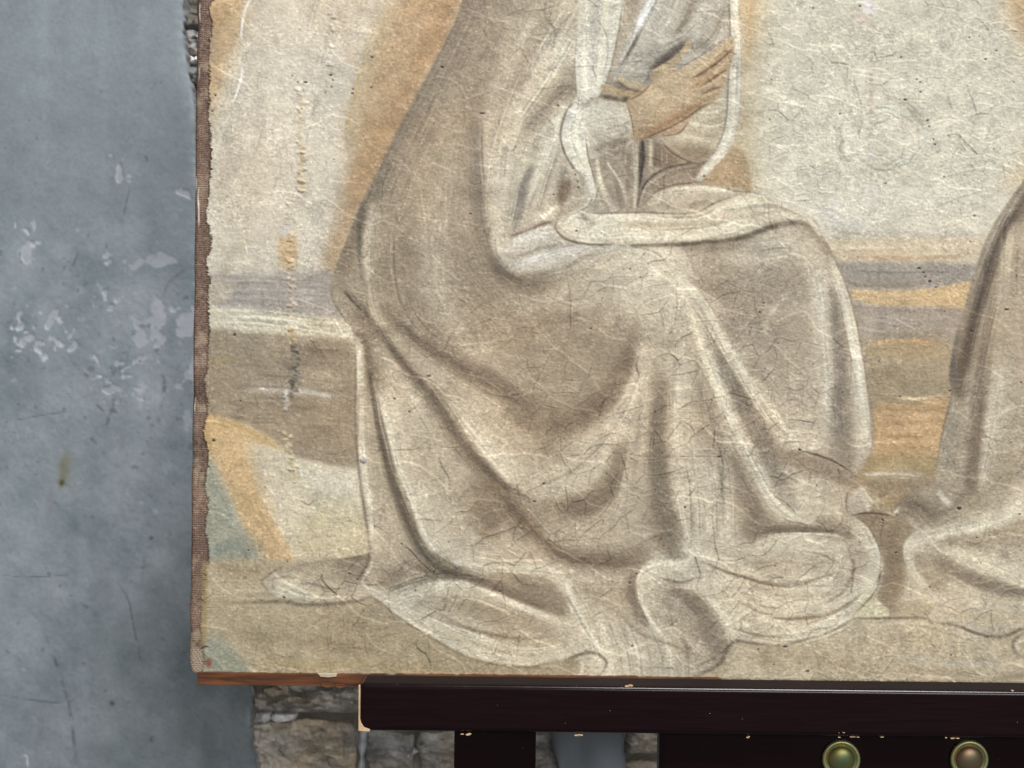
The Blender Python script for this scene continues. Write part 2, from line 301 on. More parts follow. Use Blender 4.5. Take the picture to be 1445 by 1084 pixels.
def paint_picture():
    P = Paint(236, -240, 1690, 990, (193, 181, 157), 7)
    F, S = P.F, P.S
    LL = (221, 213, 190); L = (206, 196, 172); M = (184, 171, 149); D = (138, 125, 107); DD = (110, 99, 86); K = (84, 74, 65)
    # ---------------- background: left side ----------------
    F([(236, -240), (700, -240), (660, 0), (480, 390), (280, 390), (236, 100)], (196, 186, 167), 4, smooth=False)
    for _ in range(60):
        x = P.rng.uniform(300, 560); y = P.rng.uniform(-230, 370); l = P.rng.uniform(20, 60)
        S([(x, y), (x - l * .35, y + l)], P.rng.uniform(5, 14), [(208, 199, 182), (186, 174, 152), (199, 186, 160)][P.rng.integers(3)], .35, 1, .7, .05)
    F([(280, -240), (350, -240), (347, 0), (338, 50), (318, 110), (300, 165), (280, 175)], (184, 159, 124), 9, .85, mott=.15)
    S([(300, 0), (300, 60), (297, 130)], 16, (171, 137, 100), .55, 1, .5, .05)
    F([(330, 110), (420, 60), (510, 60), (520, 230), (470, 380), (360, 330), (310, 250)], (203, 195, 178), 25, .5)
    # ochre glow along the cloak's back
    F([(640, -240), (760, -240), (655, 0), (600, 112), (540, 228), (490, 338), (470, 390), (458, 385), (468, 330), (490, 250), (512, 130), (548, 40), (575, -40)], (170, 144, 111), 9, .88, mott=.12)
    S([(640, -10), (590, 100), (545, 190), (510, 265), (480, 340)], 22, (167, 135, 99), .5, 1, .3)
    S([(560, -20), (530, 60), (505, 140), (488, 220)], 20, (185, 163, 127), .45, 1, .4)
    F([(394, 335), (416, 330), (418, 372), (398, 378)], (186, 159, 122), 2.5, .85)
    F([(396, 320), (408, 316), (410, 332), (398, 336)], (196, 192, 184), 3, .7)
    F([(488, 380), (520, 300), (530, 290), (500, 370)], (167, 142, 107), 6, .5)
    # lilac band, pale ledge, stone bench
    F([(280, 388), (360, 384), (470, 382), (500, 450), (420, 446), (280, 440)], (163, 154, 144), 4, .9, smooth=False)
    for y in range(390, 440, 6): S([(292, y), (380, y + P.rng.uniform(-2, 4)), (470, y + 5)], 4, [(175, 168, 162), (150, 140, 128)][(y // 6) % 2], .4, 1, .8, .05)
    F([(280, 396), (300, 392), (330, 398), (318, 424), (280, 430)], (186, 174, 150), 6, .5)
    F([(280, 434), (360, 436), (430, 446), (500, 462), (500, 480), (420, 472), (280, 462)], (203, 195, 173), 3, .95, smooth=False)
    for k in range(6): S([(300, 437 + 4 * k), (380, 441 + 4 * k), (490, 458 + 4 * k)], 2.4, [LL, (188, 176, 150)][k % 2], .6, .8, .7, .15)
    F([(280, 462), (420, 474), (500, 482), (506, 660), (450, 655), (410, 641), (392, 626), (345, 600), (280, 586)], (152, 138, 117), 3, 1, smooth=False)
    for _ in range(40):
        y = P.rng.uniform(470, 645); x = P.rng.uniform(300, 430)
        S([(x, y), (x + 40, y + 3), (x + 80, y + 5)], P.rng.uniform(4, 9), [(166, 152, 130), (140, 125, 105), (158, 145, 126)][P.rng.integers(3)], .35, 1, .6, .05)
    S([(345, 545), (390, 549), (440, 554), (480, 562)], [4, 6, 3], (182, 173, 160), .55, .9, .6)
    S([(292, 512), (330, 508)], 8, (163, 145, 107), .4)
    S([(395, 510), (420, 530), (412, 556)], 7, (120, 115, 104), .55, .6)
    # yellow swag, pale field, blue-green corner
    F([(280, 800), (300, 700), (345, 600), (392, 628), (412, 642), (450, 656), (506, 664), (526, 800)], (198, 187, 163), 2.5, 1, smooth=False)
    F([(400, 650), (450, 660), (505, 668), (505, 690), (440, 690)], (207, 200, 181), 6, .6)
    F([(440, 720), (512, 720), (520, 785), (440, 792), (420, 770)], (187, 172, 136), 10, .6)
    F([(286, 586), (310, 588), (345, 600), (392, 626), (396, 634), (372, 628), (350, 630), (362, 680), (386, 735), (414, 792), (368, 790), (340, 738), (318, 690), (298, 648), (284, 640)], (189, 162, 122), 3.5, .95, mott=.1)
    S([(300, 596), (340, 603), (388, 626)], 5, (177, 152, 105), .6)
    S([(322, 640), (345, 690), (368, 740), (392, 785)], 15, (192, 164, 126), .5, 1, .5)
    S([(340, 615), (366, 680), (392, 740)], 10, (194, 172, 138), .45, 1, .4)
    F([(284, 600), (297, 602), (300, 640), (288, 660)], (171, 146, 103), 4, .7)
    F([(284, 655), (298, 650), (318, 692), (340, 738), (368, 792), (284, 794)], (148, 147, 130), 6, .92)
    S([(300, 665), (315, 705), (340, 760)], 8, (158, 160, 146), .4, 1, .5)
    S([(295, 780), (330, 770), (350, 785)], 8, (128, 134, 124), .5, 1, .5)
    # floor
    F([(236, 792), (368, 790), (420, 792), (530, 786), (900, 850), (1690, 850), (1690, 990), (236, 990)], (170, 156, 130), 3, 1, smooth=False)
    S([(300, 830), (360, 833), (420, 826)], 16, (184, 172, 144), .5, 1, .4)
    S([(290, 870), (420, 875), (560, 905), (700, 945)], 22, (170, 156, 128), .6, 1, .5)
    S([(300, 895), (420, 905), (560, 925)], 9, (148, 133, 107), .5, 1, .5)
    S([(340, 935), (460, 938), (640, 942)], 10, (168, 152, 114), .5, 1, .4)
    S([(294, 800), (330, 802), (370, 810)], 9, (150, 135, 108), .6)
    F([(284, 905), (305, 900), (335, 925), (350, 952), (284, 956)], (140, 142, 126), 5, .85)
    # ---------------- background: right side ----------------
    F([(1020, -240), (1690, -240), (1690, 300), (1000, 300)], (196, 191, 173), 3, 1, smooth=False)
    for _ in range(90):
        x = P.rng.uniform(1060, 1650); y = P.rng.uniform(-230, 300); l = P.rng.uniform(15, 40); t = P.rng.uniform(0, 6.28)
        S([(x, y), (x + l * math.cos(t), y + l * math.sin(t) * .6)], P.rng.uniform(6, 16), [(206, 203, 187), (190, 187, 170), (202, 197, 178), (195, 192, 177)][P.rng.integers(4)], .35, 1, .4, .04)
    for _ in range(46):                                                            # swirled brushwork
        r = P.rng.uniform(8, 78); a0 = P.rng.uniform(0, 6.28); da = P.rng.uniform(.5, 1.3)
        q = [(1250 + P.rng.uniform(-5, 5) + r * 1.05 * math.cos(a0 + t), 192 + P.rng.uniform(-2, 2) + r * math.sin(a0 + t)) for t in np.linspace(0, da, 5)]
        S(q, 5, [(208, 206, 189), (199, 197, 180)][P.rng.integers(2)], .4, .9, .9, .07)
    F([(1040, -240), (1080, -240), (1078, 0), (1064, 90), (1060, 170), (1064, 235), (1056, 275), (990, 275), (1010, 200), (1040, 100)], (185, 166, 131), 20, .85)
    S([(1052, -20), (1056, 40), (1052, 110)], [16, 14, 7], (177, 150, 114), .6, 1, .3)
    S([(1048, 160), (1056, 180)], 8, (177, 157, 124), .5)
    F([(988, 256), (1030, 212), (1048, 214), (1062, 268), (1040, 274), (1005, 262)], (167, 144, 114), 3, .9)
    F([(1395, -240), (1690, -240), (1690, 250), (1500, 160), (1445, 62), (1418, 5)], (181, 154, 118), 12, .85)
    F([(1400, 280), (1440, 225), (1450, 190), (1500, 250)], (193, 174, 142), 10, .6)
    F([(1120, 275), (1440, 270), (1440, 345), (1150, 345)], (198, 193, 176), 10, .9)
    S([(1150, 318), (1200, 328), (1290, 334), (1400, 330)], 10, (178, 172, 160), .6, 1, .6, .1)
    S([(1150, 295), (1190, 310), (1230, 312)], 14, (184, 181, 172), .6, 1, .5)
    F([(1140, 340), (1440, 338), (1400, 374), (1160, 374)], (196, 182, 156), 4, .95)
    S([(1170, 352), (1260, 352), (1370, 350)], 6, (208, 192, 166), .6, 1, .8, .15)
    S([(1180, 362), (1270, 364), (1370, 362)], 4, (178, 154, 124), .5, 1, .8, .1)
    F([(1160, 373), (1390, 374), (1380, 404), (1180, 407)], (150, 142, 132), 3, .98)
    S([(1190, 382), (1270, 384), (1370, 386)], 6, (165, 158, 148), .5, 1, .6)
    S([(1190, 402), (1300, 404)], 4, (134, 122, 106), .5)
    F([(1190, 410), (1300, 409), (1376, 398), (1364, 440), (1320, 432), (1250, 432), (1196, 420)], (190, 166, 128), 2.2, .98, rag=.5)
    S([(1215, 418), (1280, 420), (1350, 416)], 7, (197, 173, 136), .5, 1, .6, .15)
    F([(1190, 424), (1240, 432), (1330, 433), (1360, 440), (1350, 484), (1200, 484)], (152, 141, 127), 2.5, .98)
    S([(1225, 450), (1300, 455), (1345, 452)], 9, (163, 154, 142), .5, 1, .5)
    S([(1225, 474), (1300, 473), (1340, 470)], 6, (140, 126, 106), .5, 1, .5)
    F([(1200, 482), (1270, 479), (1330, 479), (1350, 483), (1342, 560), (1330, 700), (1200, 700)], (156, 141, 116), 3, .98, smooth=False)
    S([(1228, 484), (1280, 482), (1326, 485)], 6, (184, 152, 112), .85, .9, .4, .1)
    S([(1222, 496), (1280, 494), (1336, 498)], 8, (159, 139, 106), .6, 1, .5)
    S([(1225, 528), (1280, 524), (1335, 530)], 10, (148, 134, 112), .6, 1, .5)
    F([(1226, 574), (1270, 572), (1342, 562), (1326, 645), (1232, 645)], (180, 151, 114), 4, .95, mott=.12)
    for y in range(568, 640, 9): S([(1238, y), (1290, y + 2), (1330, y - 1)], 4, [(191, 164, 128), (167, 138, 102)][y % 2], .5, 1, .8, .12)
    S([(1262, 561), (1290, 563), (1338, 559)], 2.5, (207, 187, 149), .8, .8, .4, .3)
    S([(1228, 565), (1224, 600), (1230, 640)], 8, (150, 142, 128), .7)
    F([(1220, 645), (1324, 645), (1316, 690), (1210, 684)], (160, 140, 104), 3, .9)
    S([(1216, 672), (1270, 670), (1312, 674)], 6, (192, 184, 168), .7, 1, .6, .1)
    F([(1205, 680), (1330, 678), (1345, 735), (1290, 760), (1268, 850), (1235, 850), (1246, 790), (1200, 725)], (147, 130, 107), 5, .95)
    S([(1262, 730), (1258, 790), (1262, 850)], 16, (138, 120, 97), .6)
    S([(1240, 700), (1262, 712), (1268, 690)], 10, (160, 138, 101), .5)
    F([(1040, 905), (1110, 908), (1220, 868), (1330, 872), (1445, 895), (1690, 880), (1690, 990), (1000, 990)], (182, 169, 144), 4, .9, smooth=False)
    S([(1210, 885), (1300, 880), (1390, 905)], 14, (200, 188, 162), .6, 1, .5, .08)
    S([(1250, 925), (1330, 932), (1420, 935)], 11, (188, 184, 170), .3, 1, .5)
    S([(1050, 925), (1140, 930), (1220, 940)], 16, (168, 153, 128), .6, 1, .4)
    S([(1290, 950), (1380, 954), (1500, 950)], 8, (155, 142, 120), .6, 1, .4)
    # ---------------- kneeling neighbour at the right ----------------
    right = P.full([(1500, 160), (1450, 245), (1420, 290), (1395, 332), (1380, 372), (1362, 432), (1346, 482), (1339, 530), (1343, 556), (1334, 592), (1325, 642), (1316, 682), (1290, 694), (1270, 706), (1262, 722), (1290, 745), (1276, 768), (1278, 792), (1300, 826), (1322, 850), (1312, 864), (1316, 878), (1346, 881), (1382, 894), (1412, 898), (1450, 888), (1560, 900), (1700, 900), (1700, -100)], 1.2)
    P.clip = right
    F([(1250, -240), (1700, -240), (1700, 990), (1250, 990)], (161, 146, 125), 1, smooth=False)
    P.folds(RIGHT_FOLDS, right); P.gain = .7; P.glow = False
    S([(1450, 250), (1412, 310), (1385, 380), (1366, 440), (1350, 500)], 14, (138, 128, 113), .8)
    S([(1446, 262), (1418, 306), (1396, 355), (1374, 420)], 5, (176, 167, 150), .8, .8, .5, .15)
    S([(1460, 262), (1422, 316), (1400, 365), (1384, 425), (1364, 490), (1350, 555)], [5, 6, 9, 11, 12, 6], K, .85, .9)
    S([(1352, 460), (1345, 510), (1345, 550)], 7, (98, 92, 86), .7)
    S([(1400, 400), (1388, 470), (1376, 545), (1362, 600), (1345, 680)], 10, (165, 156, 138), .7, 1, .5, .1)
    S([(1395, 440), (1383, 520), (1377, 600), (1370, 690)], [7, 9, 11, 12], (124, 110, 94), .75)
    S([(1350, 560), (1340, 620), (1332, 680)], 12, (152, 144, 128), .8)
    S([(1412, 520), (1398, 600), (1388, 660), (1378, 690)], [5, 8, 9, 5], L, .65, 1, .6, .15)
    S([(1422, 300), (1418, 380), (1408, 450)], 5, (184, 170, 148), .6, 1, .6)
    S([(1440, 340), (1436, 440), (1440, 560)], 12, (174, 158, 137), .6, 1, .4)
    S([(1500, 300), (1490, 500), (1440, 650), (1380, 710)], 20, (182, 168, 145), .5, 1, .5)
    S([(1445, 600), (1420, 660), (1370, 710), (1300, 745)], 14, (176, 160, 132), .6, 1, .6)
    S([(1275, 708), (1296, 712), (1314, 728), (1325, 722)], 6, (112, 98, 82), .75)
    S([(1322, 690), (1332, 705), (1345, 717)], 5, L, .7, .9, .4)
    S([(1360, 690), (1345, 715), (1320, 732), (1295, 742)], 7, D, .6)

    S([(1278, 768), (1292, 756), (1340, 750), (1400, 737), (1450, 708), (1520, 665)], [4, 6, 6, 7, 8], LL, .75, .9, .6, .2)
    S([(1320, 764), (1400, 758), (1450, 738), (1540, 700)], 10, (160, 145, 120), .6)
    S([(1277, 766), (1281, 796), (1304, 830), (1316, 845)], [5, 7, 6, 3], LL, .75, .9, .6, .2)
    S([(1290, 785), (1310, 815), (1330, 836)], 9, (158, 142, 116), .5)
    S([(1335, 772), (1380, 792), (1420, 812), (1480, 836)], [4, 7, 8, 8], (214, 200, 170), .8, .9, .6, .2)
    S([(1320, 792), (1370, 818), (1420, 832), (1500, 842)], [5, 8, 7, 6], D, .75)
    S([(1340, 825), (1400, 848), (1480, 856)], 14, (198, 183, 154), .7, 1, .6, .1)
    S([(1395, 775), (1440, 785), (1520, 800)], 10, (192, 178, 152), .6, 1, .6, .1)
    S([(1330, 862), (1390, 872), (1460, 870)], 12, (186, 171, 142), .6, 1, .5)
    P.gain = 1.; P.hatch(RIGHT_FOLDS)
    P.clip = None; P.gain = 1.; P.glow = True
    S([(1316, 879), (1346, 882), (1382, 895), (1412, 899), (1436, 890), (1460, 880)], 3, DD, .75)
    S([(1305, 852), (1330, 845), (1335, 850)], 2, LL, .8)
    S([(1445, 893), (1430, 905), (1432, 920), (1450, 930)], 3, DD, .6); S([(1452, 897), (1436, 908), (1440, 922)], 3, L, .7)
    S([(1339, 530), (1343, 556), (1330, 610), (1318, 676)], 2, DD, .45, 1)
    # ---------------- seated figure: silhouette ----------------
    body = [(760, -240), (720, -140), (655, -5), (640, 35), (600, 112), (565, 176), (540, 227), (515, 276), (490, 336), (470, 386), (466, 405), (471, 427), (490, 456), (501, 478), (502, 525), (503, 600), (507, 660), (515, 720), (521, 768), (516, 782), (440, 795), (382, 811), (369, 822), (384, 838), (430, 851), (500, 848), (532, 846), (560, 868), (600, 893), (650, 922), (700, 937), (745, 940), (800, 929), (818, 940), (820, 985), (960, 985), (1000, 948), (1018, 935), (1032, 907), (1060, 906), (1100, 910), (1160, 896), (1203, 872), (1235, 840), (1246, 800), (1240, 772), (1225, 742), (1200, 722), (1196, 692), (1215, 665), (1233, 620), (1228, 560), (1216, 480), (1204, 430), (1190, 390), (1172, 352), (1158, 330), (1150, 312), (1110, 291), (1062, 271), (1010, 262), (992, 255), (1026, 215), (1041, 175), (1046, 100), (1042, 0), (1040, -100), (1010, -240)]
    fig = P.full(body, .9)
    S([(655, -5), (600, 112), (540, 227), (490, 336), (468, 395)], 4, (150, 118, 84), .4)
    P.clip = fig
    F([(300, -240), (1300, -240), (1300, 990), (300, 990)], (171, 157, 136), 1, smooth=False)
    P.folds(BODY_FOLDS, fig); P.gain = .7; P.glow = False
    def FF(pts, col, soft=1.5, a=1., **k): F(pts, col, soft * 2.2, a * .3, **k)
    # cloak, shoulder and back
    S([(700, -120), (655, 0), (610, 95), (570, 168), (535, 240), (505, 300), (482, 362)], [34, 34, 32, 30, 26, 22, 14], (128, 118, 104), .78, .9)
    S([(690, -20), (640, 90), (605, 170), (575, 240)], 26, (146, 133, 116), .6)
    S([(700, 20), (690, 90), (665, 150)], 16, (133, 121, 105), .5)
    FF([(720, -40), (830, -60), (815, 100), (800, 160), (735, 260), (700, 330), (690, 250), (690, 120)], (187, 175, 155), 18, .75)
    for q, w, col, a in [
        ([(850, -60), (815, 15), (775, 92), (735, 172)], 7, L, .75), ([(806, 58), (766, 124), (726, 182)], 7, LL, .75),
        ([(800, 5), (765, 65), (740, 110)], 6, (198, 188, 168), .7), ([(780, -30), (750, 30), (722, 90)], 8, (190, 178, 158), .6),
        ([(795, 32), (760, 78), (735, 130)], 5, (148, 137, 122), .7), ([(812, 45), (792, 82), (765, 110)], 6, (152, 143, 130), .6),
        ([(812, 112), (782, 140), (750, 172), (735, 185)], [10, 9, 6, 3], (142, 133, 122), .8), ([(760, 60), (720, 130), (695, 200)], 9, (158, 145, 127), .5),
        ([(745, -40), (715, 40), (700, 120)], 10, (168, 153, 133), .5), ([(735, 180), (712, 230), (700, 290)], 8, (196, 183, 162), .6)]:
        S(q, w, col, a, .9, .7, .15)
    S([(674, 158), (670, 200), (674, 250), (678, 300), (688, 350)], [8, 9, 9, 10, 8], (126, 117, 106), .7)
    S([(681, 175), (680, 215), (684, 260)], 1.2, (95, 85, 75), .6, .6)
    S([(688, 165), (688, 230), (692, 300), (700, 345)], 6, (192, 178, 158), .55)
    S([(640, 190), (632, 270), (640, 340), (668, 400)], 26, (158, 144, 125), .5)
    S([(600, 140), (575, 230), (560, 330), (568, 400)], 22, (160, 146, 127), .5)
    S([(590, 250), (600, 320), (610, 385), (632, 445), (668, 490), (700, 512)], [8, 11, 12, 12, 10, 6], (190, 177, 156), .7, 1, .4)
    S([(607, 330), (614, 385), (630, 430)], 4, (204, 193, 172), .6, 1, .6)
    S([(560, 300), (562, 380), (580, 450), (640, 500)], 20, (147, 134, 115), .55)
    S([(640, 380), (680, 440), (760, 480), (840, 470)], 24, (156, 142, 122), .55)
    # dark hollow against the outline
    FF([(515, 278), (490, 340), (469, 392), (470, 425), (492, 456), (520, 450), (512, 380), (512, 320)], (126, 114, 99), 4, .75)
    S([(484, 407), (500, 424), (512, 436), (524, 448)], [6, 6, 5, 4], (84, 74, 64), .85, .7, .5)
    S([(512, 278), (507, 335), (511, 385), (519, 428)], [6, 6, 4, 4], (98, 90, 80), .75)
    S([(525, 290), (518, 345), (518, 390), (526, 440), (545, 478)], [5, 7, 8, 7, 4], (200, 188, 166), .7, 1, .6, .08)
    # F1 long fold
    S([(512, 428), (524, 450), (542, 472), (562, 504), (592, 538), (622, 580), (652, 624), (690, 666), (724, 692), (758, 708)], [4, 5, 5, 6, 7, 7, 7, 6, 4, 2], (98, 87, 75), .9, .9)
    S([(560, 515), (600, 562), (640, 622), (680, 668)], 14, (140, 127, 109), .5)
    S([(535, 448), (570, 492), (606, 530)], 8, (182, 168, 146), .55)
    S([(628, 562), (660, 608), (690, 644), (718, 676), (738, 694)], [6, 8, 8, 7, 3], LL, .75, .9, .7, .15)
    S([(600, 520), (640, 560), (690, 610)], 12, (188, 174, 152), .55, 1, .3)
    # F2
    S([(538, 432), (566, 458), (600, 484), (640, 510), (690, 536), (722, 556), (748, 578)], [4, 8, 7, 6, 9, 12, 9], (118, 105, 90), .75)
    S([(560, 432), (600, 468), (650, 494), (700, 520)], 9, (184, 171, 150), .5)
    S([(630, 545), (690, 570), (730, 600)], 10, (178, 163, 142), .55)
    S([(655, 455), (690, 490), (735, 515)], 6, (196, 184, 163), .5, 1, .4)
    # hem strip on the far left
    FF([(500, 474), (516, 490), (523, 540), (535, 610), (552, 670), (572, 735), (602, 790), (560, 800), (521, 800), (517, 740), (507, 660), (502, 560)], (190, 176, 152), 2.5, .85)
    S([(496, 466), (508, 490), (506, 540), (505, 600), (509, 660), (518, 725), (524, 775)], [3, 7, 7, 8, 9, 9, 6], LL, .85, .9, .7, .25)
    S([(505, 468), (518, 492), (524, 540), (535, 606), (548, 660), (564, 708), (580, 750), (602, 786), (632, 809), (690, 828), (744, 838)], [4, 5, 4, 5, 5, 6, 7, 8, 7, 6, 4], (92, 84, 73), .85, .85)
    FF([(535, 520), (570, 530), (620, 600), (665, 660), (660, 760), (610, 780), (575, 700), (550, 610)], (188, 173, 149), 10, .6)
    S([(532, 535), (546, 600), (562, 660), (580, 705), (592, 745), (612, 778)], [8, 11, 10, 9, 8, 6], LL, .72, .9, .8, .25)
    S([(575, 560), (600, 640), (620, 700)], 12, (184, 170, 146), .5)
    S([(640, 640), (630, 700), (640, 760)], 16, (190, 176, 154), .5, 1, .3)
    S([(600, 750), (640, 790), (700, 800), (740, 800)], 11, (198, 187, 165), .6, 1, .5)
    # grey stain with rusty rim, F4
    FF([(668, 672), (690, 678), (712, 700), (735, 732), (712, 745), (690, 752), (668, 740), (660, 705)], (131, 117, 102), 5, .8)
    for x, y, r in ((690, 690, 9), (682, 752, 10), (742, 738, 12), (662, 738, 7), (668, 700, 5), (755, 748, 8), (700, 756, 7)):
        S([(x - r, y - r * .5), (x, y), (x + r, y + r * .6)], r * .55, (153, 126, 93), .5, 1, .5)
    S([(688, 672), (715, 705), (742, 738), (775, 772), (808, 788), (860, 794), (898, 791)], [8, 10, 7, 6, 6, 6, 4], (112, 98, 82), .75)
    S([(740, 748), (790, 795), (860, 806)], 8, (186, 172, 148), .5)
    # big V folds on the lap
    FF([(700, 440), (800, 440), (880, 470), (868, 540), (820, 590), (760, 610), (700, 570), (680, 510)], (152, 137, 117), 18, .7)
    S([(892, 478), (872, 535), (836, 578), (790, 600), (745, 600)], [10, 16, 18, 14, 8], (128, 113, 95), .72)
    S([(700, 560), (745, 600), (780, 640), (820, 640)], 14, (144, 128, 109), .5)
    S([(908, 490), (896, 545), (868, 600), (824, 652), (780, 680), (735, 692)], [8, 12, 12, 12, 10, 5], (198, 186, 164), .72, 1, .6, .1)
    S([(876, 640), (862, 690), (826, 716), (776, 714)], [10, 16, 16, 8], (128, 114, 97), .68)
    S([(852, 600), (840, 640), (800, 670)], 8, (150, 136, 117), .5)
    S([(893, 640), (878, 700), (850, 745)], 12, (188, 174, 152), .6, 1, .4)
    S([(760, 730), (820, 760), (890, 770)], 16, (186, 172, 149), .6, 1, .4)
    S([(780, 470), (830, 455), (880, 430)], 14, (172, 158, 138), .5)
    S([(720, 440), (790, 418), (850, 400)], 14, (182, 170, 150), .5, 1, .5)
    S([(960, 470), (930, 530), (900, 560)], 12, (158, 144, 126), .4)
    S([(955, 480), (954, 560), (956, 620), (962, 665)], [4, 8, 8, 5], LL, .62, 1, .6, .12)
    S([(908, 520), (906, 580), (898, 640)], 7, (190, 176, 156), .6, 1, .5)
    S([(934, 530), (926, 600), (928, 660), (938, 720), (952, 778)], [7, 11, 13, 15, 13], (121, 112, 98), .75)
    S([(940, 780), (958, 786), (970, 778)], 9, (116, 104, 90), .6)
    FF([(960, 620), (1020, 610), (1060, 740), (1010, 770), (975, 775), (962, 700)], (192, 179, 158), 10, .7)
    for x in range(968, 1030, 12): S([(x, 640), (x + 6, 700), (x + 8, 765)], 6, [L, (176, 162, 140)][x % 2], .5, 1, .9, .15)
    S([(956, 690), (962, 725), (972, 768)], [3, 5, 4], LL, .8, .8, .5, .2)
    S([(1030, 640), (1052, 690), (1075, 738), (1110, 748)], [8, 15, 15, 6], (130, 117, 101), .68)
    # thigh and shin lights
    FF([(870, 348), (925, 352), (985, 432), (1005, 500), (960, 520), (900, 470), (830, 430), (800, 400), (830, 372)], (199, 189, 169), 12, .8)
    FF([(890, 350), (930, 358), (970, 410), (950, 440), (900, 400)], (206, 198, 180), 8, .6)
    FF([(965, 420), (1010, 480), (1060, 560), (1110, 640), (1110, 740), (1060, 700), (1010, 580), (975, 500)], (180, 167, 147), 6, .7)
    S([(1000, 480), (1042, 556), (1078, 628), (1105, 690), (1140, 725)], [8, 13, 17, 18, 12], (132, 123, 110), .75)
    S([(1010, 520), (1030, 560)], 6, (150, 140, 126), .5)
    S([(925, 352), (955, 388), (992, 430), (1022, 488), (1070, 566), (1106, 610), (1142, 634)], [5, 7, 8, 8, 8, 7, 4], LL, .85, .8, .8, .3)
    S([(962, 398), (986, 478), (1010, 540), (1032, 598), (1062, 652), (1088, 702), (1122, 732), (1165, 745)], [5, 7, 8, 8, 9, 9, 7, 3], LL, .85, .85, .8, .3)
    S([(972, 432), (992, 500), (1012, 556), (1028, 600)], 5, (214, 204, 176), .6, .8, .8, .3)
    S([(1000, 560), (1012, 610), (1020, 650)], 9, (156, 144, 128), .5)
    # far knee
    FF([(960, 350), (1040, 344), (1100, 326), (1150, 335), (1185, 390), (1215, 500), (1228, 600), (1190, 660), (1140, 636), (1080, 570), (1030, 490), (990, 425)], (164, 152, 136), 5, .85)
    S([(985, 390), (1050, 410), (1110, 405)], 16, (150, 137, 120), .55, 1, .4)
    S([(1010, 440), (1060, 470), (1120, 480)], 18, (154, 143, 130), .5, 1, .4)
    S([(1050, 350), (1100, 345), (1140, 360)], 12, (192, 181, 161), .6, 1, .7, .1)
    S([(1060, 500), (1100, 545), (1130, 590)], 16, (184, 172, 154), .5, 1, .4)
    S([(1120, 400), (1090, 440), (1075, 470)], 5, (196, 186, 166), .5, 1, .7, .1)
    S([(1100, 560), (1130, 560), (1150, 580)], 16, (182, 171, 154), .5, 1, .5)
    S([(1150, 370), (1160, 440), (1166, 520), (1168, 610)], [7, 8, 8, 5], (205, 198, 180), .7, 1, .7, .15)
    S([(1172, 400), (1180, 470), (1185, 540), (1180, 600), (1190, 664)], [5, 9, 12, 14, 16], (130, 122, 112), .7)
    S([(1172, 372), (1192, 430), (1206, 500), (1216, 570), (1222, 625)], [6, 8, 10, 12, 10], (206, 198, 178), .8, .9, .9, .25)
    S([(1222, 610), (1212, 650), (1200, 670)], 10, (186, 177, 160), .6)
    S([(1152, 318), (1175, 356), (1196, 404), (1212, 470), (1228, 560), (1234, 618), (1216, 664)], 2.5, (112, 100, 86), .55)
    S([(1082, 562), (1112, 610), (1136, 632), (1158, 632), (1170, 604)], [4, 5, 5, 4, 3], LL, .75, .9, .6, .2)
    FF([(1090, 640), (1130, 640), (1200, 672), (1195, 700), (1150, 690), (1100, 668)], (142, 129, 113), 5, .75)
    S([(1128, 635), (1155, 643), (1178, 652), (1204, 668)], [1.6, 2.2, 2, 1.4], (66, 57, 50), .85, .7)
    S([(1094, 664), (1122, 678), (1150, 696)], [5, 7, 5], L, .7, .9, .6, .15)
    S([(1150, 665), (1175, 685), (1172, 695)], 8, (176, 165, 148), .5)
    FF([(1100, 690), (1160, 695), (1200, 725), (1225, 742), (1200, 758), (1150, 750), (1120, 730)], (188, 176, 154), 5, .7)
    S([(1110, 705), (1160, 712), (1195, 730)], 6, L, .6, 1, .8, .15)
    S([(1064, 753), (1100, 748), (1150, 749), (1196, 753)], [3, 6, 6, 4], (112, 99, 84), .8)
    # hem on the ground, right
    FF([(905, 800), (960, 795), (1010, 770), (1080, 758), (1180, 757), (1236, 775), (1244, 805), (1232, 840), (1200, 872), (1155, 896), (1100, 908), (1040, 905), (1010, 890), (960, 830), (920, 820)], (206, 195, 171), 3, .92)
    S([(1076, 758), (1130, 755), (1180, 757), (1194, 768)], 4, LL, .85, .8, .5, .2)
    S([(1090, 790), (1140, 795), (1180, 785)], 18, (176, 164, 144), .55, 1, .4)
    S([(1020, 770), (1060, 790), (1110, 810)], 14, (184, 172, 150), .5, 1, .4)
    S([(1194, 770), (1186, 800), (1172, 822), (1148, 846)], [3, 5, 4, 2], LL, .8, .8, .5, .25)
    S([(1200, 780), (1196, 810), (1170, 850)], 9, (172, 160, 140), .5)
    S([(1202, 732), (1224, 752), (1238, 785), (1236, 812)], [5, 8, 8, 5], LL, .7, .9, .9, .25)
    S([(1160, 745), (1205, 752), (1222, 776)], 8, (168, 155, 135), .55)
    for k in range(5): S([(1236, 812 + k * 4), (1216, 845 + k * 3), (1170, 878 + k * 3), (1110, 893 + k * 3)], 4, [LL, (186, 172, 146)][k % 2], .55, 1, .8, .2)
    S([(1080, 850), (1140, 850), (1190, 830)], 18, (204, 193, 168), .6, 1, .5, .1)
    S([(1030, 840), (1090, 870), (1130, 880)], 14, (207, 197, 174), .6, 1, .6, .15)
    # the S-curl
    S([(938, 838), (970, 846), (996, 876), (1012, 918), (1000, 940)], [10, 16, 20, 16, 8], (132, 119, 104), .75)
    S([(895, 806), (892, 838), (904, 868), (930, 884)], [5, 9, 10, 6], (122, 110, 95), .75)
    S([(972, 770), (979, 782), (968, 793), (940, 796), (914, 802), (901, 818), (905, 848), (922, 884), (948, 910)], [3, 4, 5, 6, 6, 7, 9, 10, 7], LL, .78, .9, .8, .25)
